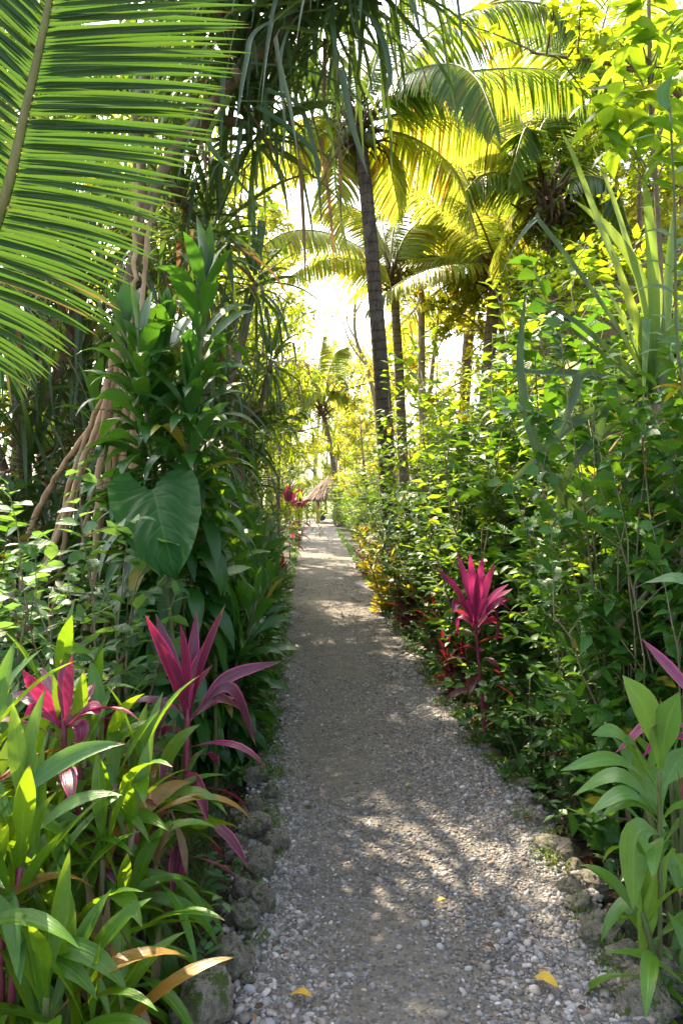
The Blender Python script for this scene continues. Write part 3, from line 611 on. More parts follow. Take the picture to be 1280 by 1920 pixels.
# ------------------------------------------------------------------ coconut frond hanging over the top left corner
base = np.array([-2.9, 3.6, gz(-2.9, 3.6)])
pal = link('coconut_palm', None, None, tuple(base)); tag(pal, 'palm whose huge frond with parallel leaflets fills the top left corner', 'palm tree')
topc = P(-420, 1000, 3.1)
link('trunk', palm_trunk([(0, 0, -.1), (.05, 0, .6), topc - base], .16, .13, M['coco'], 20), pal)
cv = [topc] + [P(a, c, Yd) for a, c, Yd in ((-240, 800, 2.8), (-90, 600, 2.65), (0, 398, 2.55), (49, 200, 2.5), (93, 0, 2.45), (128, -200, 2.4), (155, -420, 2.35))]
nn = 165; tt = np.linspace(.26, .995, nn)
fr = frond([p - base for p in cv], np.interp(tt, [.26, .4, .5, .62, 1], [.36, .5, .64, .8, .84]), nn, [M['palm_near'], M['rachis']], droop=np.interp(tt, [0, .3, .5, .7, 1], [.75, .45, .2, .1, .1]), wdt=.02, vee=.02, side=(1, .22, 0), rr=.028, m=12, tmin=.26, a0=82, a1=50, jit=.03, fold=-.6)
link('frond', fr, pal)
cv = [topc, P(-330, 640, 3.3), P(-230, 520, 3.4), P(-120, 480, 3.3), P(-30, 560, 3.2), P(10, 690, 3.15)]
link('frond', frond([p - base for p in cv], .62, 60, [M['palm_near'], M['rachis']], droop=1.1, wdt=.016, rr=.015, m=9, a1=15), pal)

# ------------------------------------------------------------------ screw pine with prop roots (left)
Y0 = 4.7; base = np.array(at(215, Y0)); g_ = lambda a, c, Yd=Y0: P(a, c, Yd) - base
sp = link('screw_pine', None, None, tuple(base)); tag(sp, 'tall screw pine on pale prop roots with strap leaves hanging over the path', 'tree')
link('trunk', stem_mesh([([g_(232, 640), g_(240, 540), g_(268, 430), g_(305, 320), g_(360, 240), g_(430, 160), g_(520, 60), g_(600, -30)], .045, .035), ([g_(360, 240), g_(410, 225, 4.9), g_(470, 235, 5.0)], .04, .03),
     ([g_(268, 430), g_(262, 330, 4.9), g_(258, 200, 5.0), g_(300, 60, 5.1), g_(330, -50, 5.2)], .045, .035), ([g_(305, 320), g_(350, 390, 5.1), g_(380, 420, 5.2)], .035, .03), ([g_(430, 160), g_(470, 60, 4.9), g_(430, -40, 5.1)], .035, .03)], M['bark'], 'trunk'), sp)
roots = [((228, 560), (215, 700), (120, 900), (40, 1080), (-40, 1290)), ((232, 580), (205, 740), (110, 940), (70, 1100), (20, 1330)), ((230, 600), (200, 760), (150, 950), (95, 1160), (70, 1370)), ((235, 560), (222, 720), (190, 900), (150, 1120), (120, 1380)),
         ((238, 600), (215, 760), (205, 940), (190, 1150), (175, 1400)), ((240, 560), (232, 740), (225, 930), (230, 1150), (215, 1400)), ((240, 620), (242, 780), (240, 960), (255, 1180), (260, 1400)), ((236, 540), (245, 700), (262, 900), (290, 1150), (300, 1400)),
         ((225, 640), (180, 760), (80, 880), (0, 1000), (-90, 1180)), ((228, 620), (190, 720), (140, 820), (60, 1020), (0, 1200)), ((262, 300), (255, 420), (250, 560), (236, 760), (212, 1400)), ((285, 360), (272, 500), (262, 650), (250, 850), (238, 1400)), ((232, 600), (208, 680), (182, 800), (165, 1000), (150, 1400))]
for k, rt in enumerate(roots):
    rt = [(236 - (236 - a) * (.78 if c > 700 else 1), c) for a, c in rt]
    dz = rng.uniform(-.3, .35); link('prop_root', stem_mesh([([g_(a, c, Y0 + dz * i / 4) for i, (a, c) in enumerate(rt)], rng.uniform(.011, .017), rng.uniform(.016, .024))], M['root'], 'prop_root', .12), sp)
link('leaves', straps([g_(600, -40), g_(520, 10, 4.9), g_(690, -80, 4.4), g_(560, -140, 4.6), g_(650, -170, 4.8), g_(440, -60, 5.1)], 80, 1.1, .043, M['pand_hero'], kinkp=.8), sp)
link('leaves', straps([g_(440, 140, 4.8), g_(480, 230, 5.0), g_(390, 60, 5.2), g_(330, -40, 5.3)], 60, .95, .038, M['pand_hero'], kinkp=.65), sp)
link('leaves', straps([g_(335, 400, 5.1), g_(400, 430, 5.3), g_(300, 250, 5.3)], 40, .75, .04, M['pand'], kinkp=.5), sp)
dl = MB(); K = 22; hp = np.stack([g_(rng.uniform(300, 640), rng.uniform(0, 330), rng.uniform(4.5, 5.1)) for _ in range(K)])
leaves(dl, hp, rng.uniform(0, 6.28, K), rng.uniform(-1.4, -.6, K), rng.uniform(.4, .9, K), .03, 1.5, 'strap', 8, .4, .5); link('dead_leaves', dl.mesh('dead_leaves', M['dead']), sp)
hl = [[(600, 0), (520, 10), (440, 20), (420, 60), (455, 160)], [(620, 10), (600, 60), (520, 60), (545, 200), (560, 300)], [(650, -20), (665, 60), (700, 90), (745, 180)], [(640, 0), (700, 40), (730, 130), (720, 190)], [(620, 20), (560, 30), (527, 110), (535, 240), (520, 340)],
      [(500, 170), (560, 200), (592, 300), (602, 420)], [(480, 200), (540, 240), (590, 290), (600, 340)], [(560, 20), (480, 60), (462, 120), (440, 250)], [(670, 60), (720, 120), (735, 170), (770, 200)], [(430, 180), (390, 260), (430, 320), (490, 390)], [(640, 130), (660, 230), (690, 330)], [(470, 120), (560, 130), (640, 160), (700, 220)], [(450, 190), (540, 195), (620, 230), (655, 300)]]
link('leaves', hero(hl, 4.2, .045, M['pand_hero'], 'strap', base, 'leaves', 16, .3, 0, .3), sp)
for lab, a, c, Yd, L in (('second screw pine standing in shade behind the prop roots', 130, 420, 6.4, 1.2), ('screw pine half hidden behind the big frond at the left edge', 20, 500, 5.8, 1.1), ('screw pine behind the dracaena with hanging narrow leaves', 375, 500, 7.0, .8), ('slim screw pine far back on the left with grey leaves', 425, 660, 8.6, .7)):
    bs = np.array(at(a, Yd)); t1 = P(a, c, Yd) - bs
    put([('trunk', stem_mesh([([(0, 0, -.1), t1 * .5 + [.1, 0, 0], t1], .07, .05), ([t1 * .6, t1 * .75 + [.3, .1, 0], t1 * .95 + [.5, .2, .1]], .04, .03), ([t1 * .5, t1 * .7 + [-.3, .1, 0], t1 * .8 + [-.5, -.2, .1]], .04, .03)] , M['bark'], 'trunk')),
         ('leaves', straps([t1, t1 * .95 + [.5, .2, .1], t1 * .8 + [-.5, -.2, .1], t1 * .7 + [.2, -.3, 0], t1 * .55 + [.25, -.2, 0]], 42, L, .045, M['pand'], kinkp=.45, droop=1.5, el_lo=-50))], lab, 'tree', tuple(bs), 0, name='screw_pine')
# dark arching palms low on the left
af = [frond(grow([(0, 0, 0)], [[math.cos(e), 0, math.sin(e)]], 1.7, 1.3, 10)[0], .38, 40, [M['pand'], M['rachis']], droop=.7, wdt=.026, rr=.012, m=5) for e in (1.2, .85, .5)]
for j, (a, Yd, sc, lab) in enumerate(((-120, 4.1, .8, 'low feathery palm in deep shade at the left edge under the big frond'), (-60, 5.4, 1.0, 'low dark palm behind the prop roots at the far left'), (110, 6.0, 1.1, 'low dark palm seen between the prop roots'))):
    r = link('low_palm', None, None, at(a, Yd), None, sc); tag(r, lab, 'palm')
    for k in range(13): link('frond', af[k % 3], r, (0, 0, .25), (0, 0, k * 2.4 + j))

# ------------------------------------------------------------------ the coconut palms beyond
gf = generic_fronds(M['palm']); gg = generic_fronds(M['palm_gold'])
def hero_palm(label, tr, Yd, r0, r1, tmat, fronds, fmat, LL=.75, extra=0, scale=1, azl=None, nuts=0, wdt=.04):
    bs = np.array([tr[0][0], 0, 0], float); b_ = P(tr[0][0], tr[0][1], Yd); bs = np.array([b_[0], Yd, gz(b_[0], Yd)])
    root = link('coconut_palm', None, None, tuple(bs)); tag(root, label, 'palm tree')
    pts = [P(a, c, Yd) - bs for a, c in tr[1:]]; link('trunk', palm_trunk([(0, 0, -.2)] + pts, r0, r1, tmat, 90), root)
    top = pts[-1]; link('fibre', crown_base(top, r1 * 1.3, M['fibre']), root)
    for it in fronds:
        lst, dY = it[0], it[1]; mat = it[2] if len(it) > 2 else fmat; k = len(lst)
        cv = [P(a, c, Yd + dY * i / (k - 1)) - bs for i, (a, c) in enumerate(lst)]
        ln = sum(np.linalg.norm(cv[i + 1] - cv[i]) for i in range(k - 1))
        link('frond', frond(cv, LL, int(max(70, min(150, ln * 40))), [mat, M['rachis']], droop=rng.uniform(1.0, 1.5), vee=-.75, rr=.028 * scale, wdt=wdt, m=7), root)
    for i in range(extra):
        k = i % 4; az = (azl[i % len(azl)] if azl else i * 2.4); link('frond', (gf if fmat is M['palm'] else gg)[k], root, tuple(top + [0, 0, .1]), (random.uniform(-.1, .1), 0, az + random.uniform(-.3, .3)), scale * random.uniform(.8, 1))
    if nuts:
        for i in range(nuts):
            m = MB(); a = i * 1.9; blobs(m, np.array([[math.cos(a) * r1 * 2.2, math.sin(a) * r1 * 2.2, -.15 - .1 * (i % 2)]]) + top, np.array([.1]), ICO2, ICF2, 1.1, .01); link('coconut', m.mesh('coconut', M['twigg']), root)
    return root
PG, PP = M['palm_gold'], M['palm']
hero_palm('coconut palm with a dark ringed trunk leaning left, standing right of the path', [(738, 1122), (724, 860), (716, 720), (706, 590), (693, 430), (680, 300), (672, 235)], 11, .13, .085, M['cocod'],
  [([(690, 215), (745, 120), (840, 40), (960, 2), (1060, 30), (1110, 125)], -1.2), ([(690, 220), (750, 145), (840, 120), (895, 150), (930, 235)], -2.2), ([(700, 215), (800, 150), (960, 128), (1060, 142), (1142, 195)], .8),
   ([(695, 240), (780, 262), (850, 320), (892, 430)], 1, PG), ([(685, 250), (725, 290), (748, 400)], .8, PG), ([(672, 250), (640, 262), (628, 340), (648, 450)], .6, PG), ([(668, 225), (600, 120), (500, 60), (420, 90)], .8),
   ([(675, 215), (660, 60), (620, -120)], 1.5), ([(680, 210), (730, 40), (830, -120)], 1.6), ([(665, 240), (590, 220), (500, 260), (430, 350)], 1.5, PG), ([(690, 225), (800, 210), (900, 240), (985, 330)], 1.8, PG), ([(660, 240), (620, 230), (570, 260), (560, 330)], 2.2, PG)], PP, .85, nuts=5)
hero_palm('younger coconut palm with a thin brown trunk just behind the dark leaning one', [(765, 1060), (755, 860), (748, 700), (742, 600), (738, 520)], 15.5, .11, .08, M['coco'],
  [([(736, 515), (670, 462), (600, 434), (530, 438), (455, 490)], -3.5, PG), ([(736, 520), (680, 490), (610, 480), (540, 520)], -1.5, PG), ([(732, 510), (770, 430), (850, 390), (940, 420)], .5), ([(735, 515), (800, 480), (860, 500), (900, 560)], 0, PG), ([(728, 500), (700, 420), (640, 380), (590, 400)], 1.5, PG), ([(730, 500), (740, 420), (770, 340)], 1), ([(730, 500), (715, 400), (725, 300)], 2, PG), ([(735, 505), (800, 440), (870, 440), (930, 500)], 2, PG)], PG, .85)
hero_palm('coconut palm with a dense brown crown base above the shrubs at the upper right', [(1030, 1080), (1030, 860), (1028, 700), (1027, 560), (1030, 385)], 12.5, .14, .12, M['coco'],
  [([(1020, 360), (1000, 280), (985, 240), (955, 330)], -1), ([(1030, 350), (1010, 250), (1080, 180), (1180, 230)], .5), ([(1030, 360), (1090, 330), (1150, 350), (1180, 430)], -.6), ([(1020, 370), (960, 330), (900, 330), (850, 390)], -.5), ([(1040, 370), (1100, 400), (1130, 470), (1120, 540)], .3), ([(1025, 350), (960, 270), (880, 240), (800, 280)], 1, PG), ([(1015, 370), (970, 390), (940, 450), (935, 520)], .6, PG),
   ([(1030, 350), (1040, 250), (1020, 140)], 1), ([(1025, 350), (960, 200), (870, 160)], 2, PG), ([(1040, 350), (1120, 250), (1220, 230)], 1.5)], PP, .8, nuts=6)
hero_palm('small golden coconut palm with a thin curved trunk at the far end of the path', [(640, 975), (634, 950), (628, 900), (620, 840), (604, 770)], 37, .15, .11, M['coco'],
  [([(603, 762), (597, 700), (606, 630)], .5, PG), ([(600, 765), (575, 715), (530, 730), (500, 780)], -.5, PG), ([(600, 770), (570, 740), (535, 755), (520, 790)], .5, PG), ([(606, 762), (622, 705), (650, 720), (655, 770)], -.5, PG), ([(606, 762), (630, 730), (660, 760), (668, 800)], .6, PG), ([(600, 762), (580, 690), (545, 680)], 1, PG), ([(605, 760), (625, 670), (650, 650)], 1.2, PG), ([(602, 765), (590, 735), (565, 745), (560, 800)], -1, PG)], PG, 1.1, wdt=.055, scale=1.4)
for lab, a, Yd, h, fm, tm, ln in (('tall coconut palm far behind the first, upper right background', 860, 19, 9.5, gg, 'coco', (.6, 0)), ('tall coconut palm whose crown touches the top right of the photo', 1130, 17, 10.5, gf, 'coco', (-.5, 0)), ('pale trunked coconut palm between the two big palms, in full sun', 960, 24, 10, gg, 'barkp', (.2, 0)),
      ('coconut palm at the back left, seen through the hanging strap leaves', 200, 19, 8.5, gg, 'coco', (.6, 0)), ('coconut palm deep behind the big frond at the upper left', 90, 13, 8.8, gf, 'coco', (-.3, 0)), ('sunlit coconut palm at the far right behind the strap leaves', 1250, 20, 8, gg, 'coco', (0, 0)), ('golden coconut palm above the shrubs between the two trunks', 900, 15, 6.2, gg, 'coco', (.3, 0))):
    palm(lab, at(a, Yd), h, fm, M[tm], ln, nf=15, r=.13, sc=1.05)
print('palms')

# ------------------------------------------------------------------ background trees
T = {}
T['y'] = [tree(7, 2.3, M['treey'], M['barkp'], 10, 17, 26, .17, .5, .25, .12, .8) for _ in range(2)]
T['g'] = [tree(7.5, 2.5, M['tree'], M['bark'], 10, 18, 26, .16, .5, .2, .13, .8) for _ in range(3)]
T['d'] = [tree(7, 2.4, M['treed'], M['bark'], 10, 19, 26, .15, .55, .15, .13, .8) for _ in range(2)]
T['h'] = [tree(6.5, 1.8, M['tree'], M['bark'], 11, 18, 26, .26, .16, .2, .09, 1.0, .7, 'lance', hang=.55, m=4) for _ in range(2)]
tn = {'y': 'yellow green', 'g': 'mid green', 'd': 'dark green', 'h': 'narrow leaved drooping'}
rows = [ # kind, px, Y, scale, label
 ('h', 425, 11, .75, 'drooping narrow leaved tree behind the left hedge, nearest the path opening'), ('h', 475, 15, .8, 'second drooping narrow leaved tree, left of the far path'), ('g', 460, 19, .95, 'mid green tree whose crown edges the sky gap on the left'), ('y', 480, 27, 1.55, 'tall yellow green tree rising into the upper sky gap'),
 ('y', 540, 33, .7, 'small bright tree behind the far small palm on its left'), ('d', 535, 29, .5, 'dark small tree low at the left of the path end'), ('g', 335, 9.5, .8, 'dense tree behind the dracaena'), ('d', 250, 8.5, 1.05, 'dark tree behind the prop roots'), ('g', 100, 9.5, .85, 'leafy tree behind the big frond, centre left'), ('d', 0, 7.5, .5, 'dark tree at the left edge behind the frond'), ('g', -150, 12, 1.0, 'tall tree beyond the left edge'),
 ('g', 30, 17, 1.25, 'very tall tree at the back left'),
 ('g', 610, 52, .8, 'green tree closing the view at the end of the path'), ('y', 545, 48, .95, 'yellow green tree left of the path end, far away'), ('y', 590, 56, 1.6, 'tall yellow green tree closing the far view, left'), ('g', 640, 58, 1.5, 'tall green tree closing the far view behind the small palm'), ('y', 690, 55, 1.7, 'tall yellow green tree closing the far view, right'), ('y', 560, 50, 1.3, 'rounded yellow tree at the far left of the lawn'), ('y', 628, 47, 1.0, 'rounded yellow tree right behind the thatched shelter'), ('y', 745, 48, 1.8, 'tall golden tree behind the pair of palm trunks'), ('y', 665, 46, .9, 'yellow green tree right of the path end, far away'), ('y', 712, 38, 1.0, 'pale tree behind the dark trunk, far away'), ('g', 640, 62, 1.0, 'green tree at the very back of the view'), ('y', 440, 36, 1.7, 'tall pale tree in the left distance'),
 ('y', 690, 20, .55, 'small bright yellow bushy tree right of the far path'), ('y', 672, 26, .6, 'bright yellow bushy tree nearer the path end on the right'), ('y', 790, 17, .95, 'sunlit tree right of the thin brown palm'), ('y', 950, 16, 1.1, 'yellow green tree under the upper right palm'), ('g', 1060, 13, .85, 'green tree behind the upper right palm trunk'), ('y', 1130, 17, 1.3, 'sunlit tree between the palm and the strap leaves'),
 ('g', 1230, 11, .95, 'green tree at the right edge behind the strap leaves'), ('y', 1300, 15, 1.4, 'tall sunlit tree beyond the right edge'), ('y', 1040, 24, 2.0, 'very tall sunlit tree in the upper right distance'), ('d', 1010, 9.5, .55, 'dark bushy tree behind the right shrubs'), ('y', 760, 40, 1.3, 'yellow tree in the far right distance'), ('g', 1370, 6.6, .9, 'leafy tree added beyond the right edge as an occluder')]  # last tree, beyond the right edge, is an added occluder meant to shade the path
for i, (k, a, Yd, sc, lab) in enumerate(rows):
    v = T[k][i % len(T[k])]; put(v, lab, 'tree', at(a, Yd), None, (sc, sc, sc * random.uniform(.95, 1.05)), 'background trees', 'broadleaf_tree')
# bare slender trees
def bare(label, px_pts, Yd, r, mat, brs):
    b0 = P(px_pts[0][0], px_pts[0][1], Yd); bs = np.array([b0[0], Yd, gz(b0[0], Yd)])
    cs = [([(0, 0, -.1)] + [P(a, c, Yd) - bs for a, c in px_pts[1:]], r, r * .45)] + [([P(a, c, Yd + .5 * k) - bs for a, c in bb], r * .4, r * .12) for k, bb in enumerate(brs)]
    f = MB(); 
    for bb in brs:
        e = P(*bb[-1], Yd) - bs; K = 60; leaves(f, e + rng.normal(0, .35, (K, 3)), rng.uniform(0, 6.28, K), rng.normal(-.2, .5, K), .14, .06, .6, 'ovate', 3, .2, .5)
    put([('trunk', stem_mesh(cs, mat, 'trunk')), ('crown', f.mesh('crown', M['treey']))], label, 'tree', tuple(bs), 0, name='slender_tree')
bare('nearly bare slender tree forking against the white sky', [(722, 985), (708, 800), (698, 730), (685, 680), (668, 640), (664, 590), (670, 540)], 19, .07, M['barkp'], [[(690, 690), (660, 650), (640, 600), (628, 570)], [(668, 640), (650, 600), (655, 560)], [(664, 590), (690, 540), (700, 500)]])
bare('slim pale trunk standing in sun between the two palms', [(800, 1010), (795, 850), (790, 700), (790, 560), (785, 440), (778, 340)], 16, .11, M['barkp'], [[(786, 470), (810, 420), (850, 370), (900, 350)], [(780, 370), (760, 320), (750, 270)], [(778, 350), (800, 290), (840, 250)]])
bare('leaning pale trunk left of the far path, lit by the sun', [(498, 985), (508, 900), (514, 830), (508, 780), (496, 740), (490, 640)], 17, .12, M['barkp'], [[(508, 790), (525, 720), (530, 640)], [(500, 750), (470, 690), (460, 600)]])
bare('thin dark sapling in front of the leaning pale trunk', [(520, 975), (522, 900), (526, 800), (522, 700), (516, 620)], 14, .04, M['bark'], [[(522, 740), (535, 680), (545, 640)], [(518, 640), (505, 590), (500, 560)]])

# ------------------------------------------------------------------ thatched shelters
def shelter(label, a, Yd, w_, d_, hp, hr):
    bs = np.array(at(a, Yd)); r = link('thatched_shelter', None, None, tuple(bs)); tag(r, label, 'shelter')
    for sx in (-1, 1):
        for sy in (-1, 1): link('post', stem_mesh([([(sx * w_ * .4, sy * d_ * .4, -.1), (sx * w_ * .4, sy * d_ * .4, hp * .5), (sx * w_ * .4, sy * d_ * .4, hp + .1)], .08, .07)], M['root']), r)
    m = MB(); K = 5000; t = rng.random(K) ** .6; q_ = rng.uniform(0, 6.283, K)
    bp = np.stack([np.cos(q_) * w_ * .62 * t, np.sin(q_) * d_ * .62 * t, hp + (hr - hp) * (1 - t) + .05], -1)
    dd = np.stack([np.cos(q_) * w_ * .6, np.sin(q_) * d_ * .6, np.full(K, -(hr - hp))], -1) + rng.normal(0, .12, (K, 3))
    C = grow(bp, dd, .55, .3, 4); strips(m, C, np.stack([-np.sin(q_), np.cos(q_), 0 * q_], -1), np.full((K, 4), .03 * w_ / 2.2), .3); link('roof', m.mesh('roof', M['thatch']), r)
shelter('small thatched shelter on posts at the far end of the path', 617, 37, 1.4, 1.4, 1.5, 2.4)
shelter('thatched hut roof showing between the strap leaves near the right edge', 1235, 15, 4, 4, 4.6, 6.9)
m = MB(); blobs(m, np.array([[0, 0, .25]]), np.array([.2]), ICO2, ICF2, 1, .05); leaves(m, np.tile([[0, 0, .4]], (30, 1)), rng.uniform(0, 6.28, 30), rng.uniform(.1, 1.3, 30), .35, .08, .8, 'lance', 4)
tag(link('potted_plant', m.mesh('potted_plant', bark_mat('blue_grey_pot', (.03, .04, .07), (.08, .09, .14), 12)), None, at(604, 38)), 'dark bluish potted plant low at the very end of the path', 'pot plant')

# ------------------------------------------------------------------ shrubs
SH = {
 'a': [shrub(2.2, .75, 11, 10, 12, .135, .64, M['shrub'], M['twig'], 'heart') for _ in range(3)],
 'b': [shrub(2.2, .8, 13, 13, 13, .09, .55, M['shrubd'], M['twig']) for _ in range(3)],
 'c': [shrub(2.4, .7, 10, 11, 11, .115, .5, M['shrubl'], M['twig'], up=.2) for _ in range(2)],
 'l': [cordyline(11, .3, .07, 22, M['drac'], M['twigg'], 1.0, .38, .08, 1.9, 75, 0, 8) for _ in range(3)],
 'k': [shrub(1.0, .32, 9, 9, 10, .12, .3, M['croton'], M['twigg'], 'lance', twl=.14, up=1.0, droop=.4) for _ in range(2)],
 'r': [cordyline(5, .3, .045, 22, M['cordark'], M['twigred'], .85, .2, .25, .9, 80, 10, 6) for _ in range(2)]}
print('protos', sum(len(o.vertices) for o in bpy.data.meshes))
adj = {'a': 'heart leaved shrub', 'b': 'fine dark shrub', 'c': 'bright green shrub'}
RS = [('a', 1190, 3.3, .62, 'heart leaved shrub hanging over the glossy green cordyline at the right edge'), ('a', 1120, 3.8, .6, 'low heart leaved shrub right of the bend in the path edge'), ('a', 1330, 2.9, .85, 'tall heart leaved shrub reaching in from the right edge'), ('a', 1110, 4.7, .8, 'heart leaved shrub behind and right of the magenta cordyline'), ('a', 1130, 4.2, .85, 'tall heart leaved shrub with pale stems in the middle of the right planting'),
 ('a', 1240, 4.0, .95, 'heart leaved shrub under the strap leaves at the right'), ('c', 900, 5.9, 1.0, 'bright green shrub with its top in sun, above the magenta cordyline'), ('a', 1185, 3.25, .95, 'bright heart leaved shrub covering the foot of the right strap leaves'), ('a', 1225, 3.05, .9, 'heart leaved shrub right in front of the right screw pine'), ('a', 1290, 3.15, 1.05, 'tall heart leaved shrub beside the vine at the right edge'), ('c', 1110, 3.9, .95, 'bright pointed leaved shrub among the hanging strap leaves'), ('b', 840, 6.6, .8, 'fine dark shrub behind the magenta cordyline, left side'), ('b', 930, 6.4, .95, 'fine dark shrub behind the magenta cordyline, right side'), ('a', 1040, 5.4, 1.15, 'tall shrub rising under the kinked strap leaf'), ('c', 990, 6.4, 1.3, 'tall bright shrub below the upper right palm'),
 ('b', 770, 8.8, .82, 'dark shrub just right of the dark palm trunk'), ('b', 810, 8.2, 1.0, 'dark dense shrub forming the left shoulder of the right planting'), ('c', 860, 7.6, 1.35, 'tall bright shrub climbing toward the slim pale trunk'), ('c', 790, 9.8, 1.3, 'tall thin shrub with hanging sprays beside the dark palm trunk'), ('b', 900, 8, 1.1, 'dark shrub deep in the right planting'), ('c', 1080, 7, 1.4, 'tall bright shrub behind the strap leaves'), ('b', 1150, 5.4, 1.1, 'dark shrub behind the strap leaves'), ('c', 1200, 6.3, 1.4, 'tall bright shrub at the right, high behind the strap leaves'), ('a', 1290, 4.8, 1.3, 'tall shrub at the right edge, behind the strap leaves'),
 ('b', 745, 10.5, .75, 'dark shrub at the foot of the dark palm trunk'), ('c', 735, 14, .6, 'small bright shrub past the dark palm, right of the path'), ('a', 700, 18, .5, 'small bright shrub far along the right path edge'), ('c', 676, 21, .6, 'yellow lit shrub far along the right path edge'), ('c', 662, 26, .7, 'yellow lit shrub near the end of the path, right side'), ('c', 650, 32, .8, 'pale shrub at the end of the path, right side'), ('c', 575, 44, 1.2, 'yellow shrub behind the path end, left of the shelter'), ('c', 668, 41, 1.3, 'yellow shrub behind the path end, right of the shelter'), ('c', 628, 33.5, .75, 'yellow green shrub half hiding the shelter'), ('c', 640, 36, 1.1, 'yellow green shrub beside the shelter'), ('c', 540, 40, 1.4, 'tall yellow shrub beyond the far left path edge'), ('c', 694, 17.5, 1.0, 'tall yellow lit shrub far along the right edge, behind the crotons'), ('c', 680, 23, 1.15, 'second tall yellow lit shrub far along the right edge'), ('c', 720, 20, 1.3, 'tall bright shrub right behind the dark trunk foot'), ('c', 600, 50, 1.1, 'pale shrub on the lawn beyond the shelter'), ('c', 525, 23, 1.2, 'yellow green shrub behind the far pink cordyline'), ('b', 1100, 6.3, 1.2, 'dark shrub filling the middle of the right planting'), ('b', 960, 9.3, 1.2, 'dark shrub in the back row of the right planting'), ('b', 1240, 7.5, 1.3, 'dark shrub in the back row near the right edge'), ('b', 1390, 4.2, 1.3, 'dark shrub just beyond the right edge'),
 ('a', 205, 3.15, .76, 'cool green shrub with thin pale bare stems in front of the prop roots'), ('a', 20, 3.2, .78, 'cool green shrub at the left edge in front of the prop roots'), ('a', 70, 3.9, .7, 'leafy shrub tangled in the prop roots'), ('b', 470, 13, .75, 'fine shrub behind the left hedge'), ('c', 500, 17, .6, 'bright shrub left of the pink cordyline at the far path'), ('b', 520, 19.5, .45, 'dark shrub by the far left path edge'), ('c', 548, 27, .5, 'yellow green shrub at the far left path edge'), ('c', 562, 33, .6, 'yellow green shrub nearest the path end, left side'), ('b', 440, 9.5, .95, 'fine shrub between the left hedge and the drooping tree'), ('b', 360, 7.2, 1.0, 'dark shrub behind the dracaena'), ('b', 240, 6.4, .95, 'dark shrub behind the prop roots'), ('b', 120, 5.4, .85, 'dark shrub behind the left edge shrub'), ('b', -40, 5.2, 1.0, 'dark shrub at the left edge under the frond'), ('b', 560, 23, .4, 'low dark shrub far along the left path edge'), ('c', 1000, 11, 1.5, 'tall bright shrub behind everything right of centre'), ('c', 700, 15.5, .8, 'sunlit shrub touching the dark trunk on its right'), ('b', 400, 6.5, .7, 'dark shrub between the dracaena and the left hedge')]
for i, (k, a, Yd, sc, lab) in enumerate(RS):
    v = SH[k][i % len(SH[k])]
    if 'cool' in lab: v = None
    wd_ = .72 if Yd < 4.3 and a > 900 else 1
    if v is None: v = shrub(2.1, .55, 6, 8, 9, .13, .6, M['cool'], M['twig'], 'ovate', lo=.45, droop=.5, twl=.4)
    put(v, lab, 'shrub', at(a, Yd), None, (sc * wd_, sc * wd_, sc * random.uniform(.95, 1.08)), 'leafy shrubs beside the path', 'leafy_shrub')
# low right-hand undergrowth
LW = [shrub(.5, .22, 5, 4, 7, .085, .55, M['shrub'], M['twigg'], 'ovate', twl=.14, stemr=.005), shrub(.5, .25, 6, 4, 7, .08, .5, M['shrubd'], M['twigg'], 'ovate', twl=.14, stemr=.005)]
k = 0
for a, Yd in ((905, 5.0), (960, 4.55), (1010, 4.1), (985, 4.3), (870, 5.6), (1075, 3.7), (840, 6.3), (930, 4.9), (815, 7.2), (1120, 3.5), (790, 8.2), (770, 9.4), (748, 10.8), (730, 12), (718, 13.5), (705, 15.5)):
    put(LW[k % 2], '%s of the knee high leafy plants along the right path edge' % ORD[k], 'undergrowth plant', at(a + 14, Yd), None, random.uniform(.8, 1.25), 'knee high plants on the right edge', 'low_plant'); k += 1
# left hedge of dracaena
hd = [(430, 4.6, 1.15), (385, 4.9, 1.3), (445, 5.2, 1.15), (410, 5.7, 1.4), (462, 6.0, 1.15), (475, 6.8, 1.1), (440, 7.0, 1.4), (486, 7.8, 1.05), (470, 8.6, 1.3), (497, 9.0, 1.0), (505, 10.4, 1.0), (490, 11.6, 1.15), (515, 12.0, .85), (360, 4.4, 1.1)]
for i, (a, Yd, sc) in enumerate(hd): put(SH['l'][i % 3], '%s of the glossy dark green broad leaved plants in the left hedge' % ORD[i], 'hedge plant', at(a - 12, Yd), None, sc * .95, 'glossy plants of the left hedge', 'hedge_plant')
for i, (a, Yd, sc) in enumerate(((715, 9.6, 1.25), (798, 8.0, 1.0), (775, 8.9, 1.15), (708, 12.6, 1.3), (730, 11.0, 1.2), (700, 14.5, 1.2), (684, 17, 1.2))):
    put(SH['k'][i % 2], '%s of the yellow and green croton bushes right of the path' % ORD[i], 'croton', at(a + 12, Yd), None, sc, 'yellow croton bushes', 'croton_bush')
for i, (a, Yd, sc, lab) in enumerate(((752, 10.2, 1.05, 'dark red leaved plant between yellow crotons, right of the slab'), (690, 13.8, 1.1, 'dark red leaved plant at the path edge before the yellow croton'), (760, 8.6, .7, 'low dark red plant under the crotons'), (822, 7.0, .75, 'dark red plant left of the magenta cordyline'), (505, 12.3, 1.0, 'dark red plant on the left path edge'), (512, 10.2, .8, 'low dark red plant at the foot of the left hedge'), (460, 5.6, .6, 'purple brown plant at the foot of the left hedge'), (860, 5.7, .6, 'dark purple leaved plant beside the path bend'), (225, 3.2, .75, 'dark purple plant behind the left red cordyline'))):
    put(SH['r'][i % 2], lab, 'red leaved plant', at(a, Yd), None, sc, 'dark red leaved plants', 'dark_cordyline')

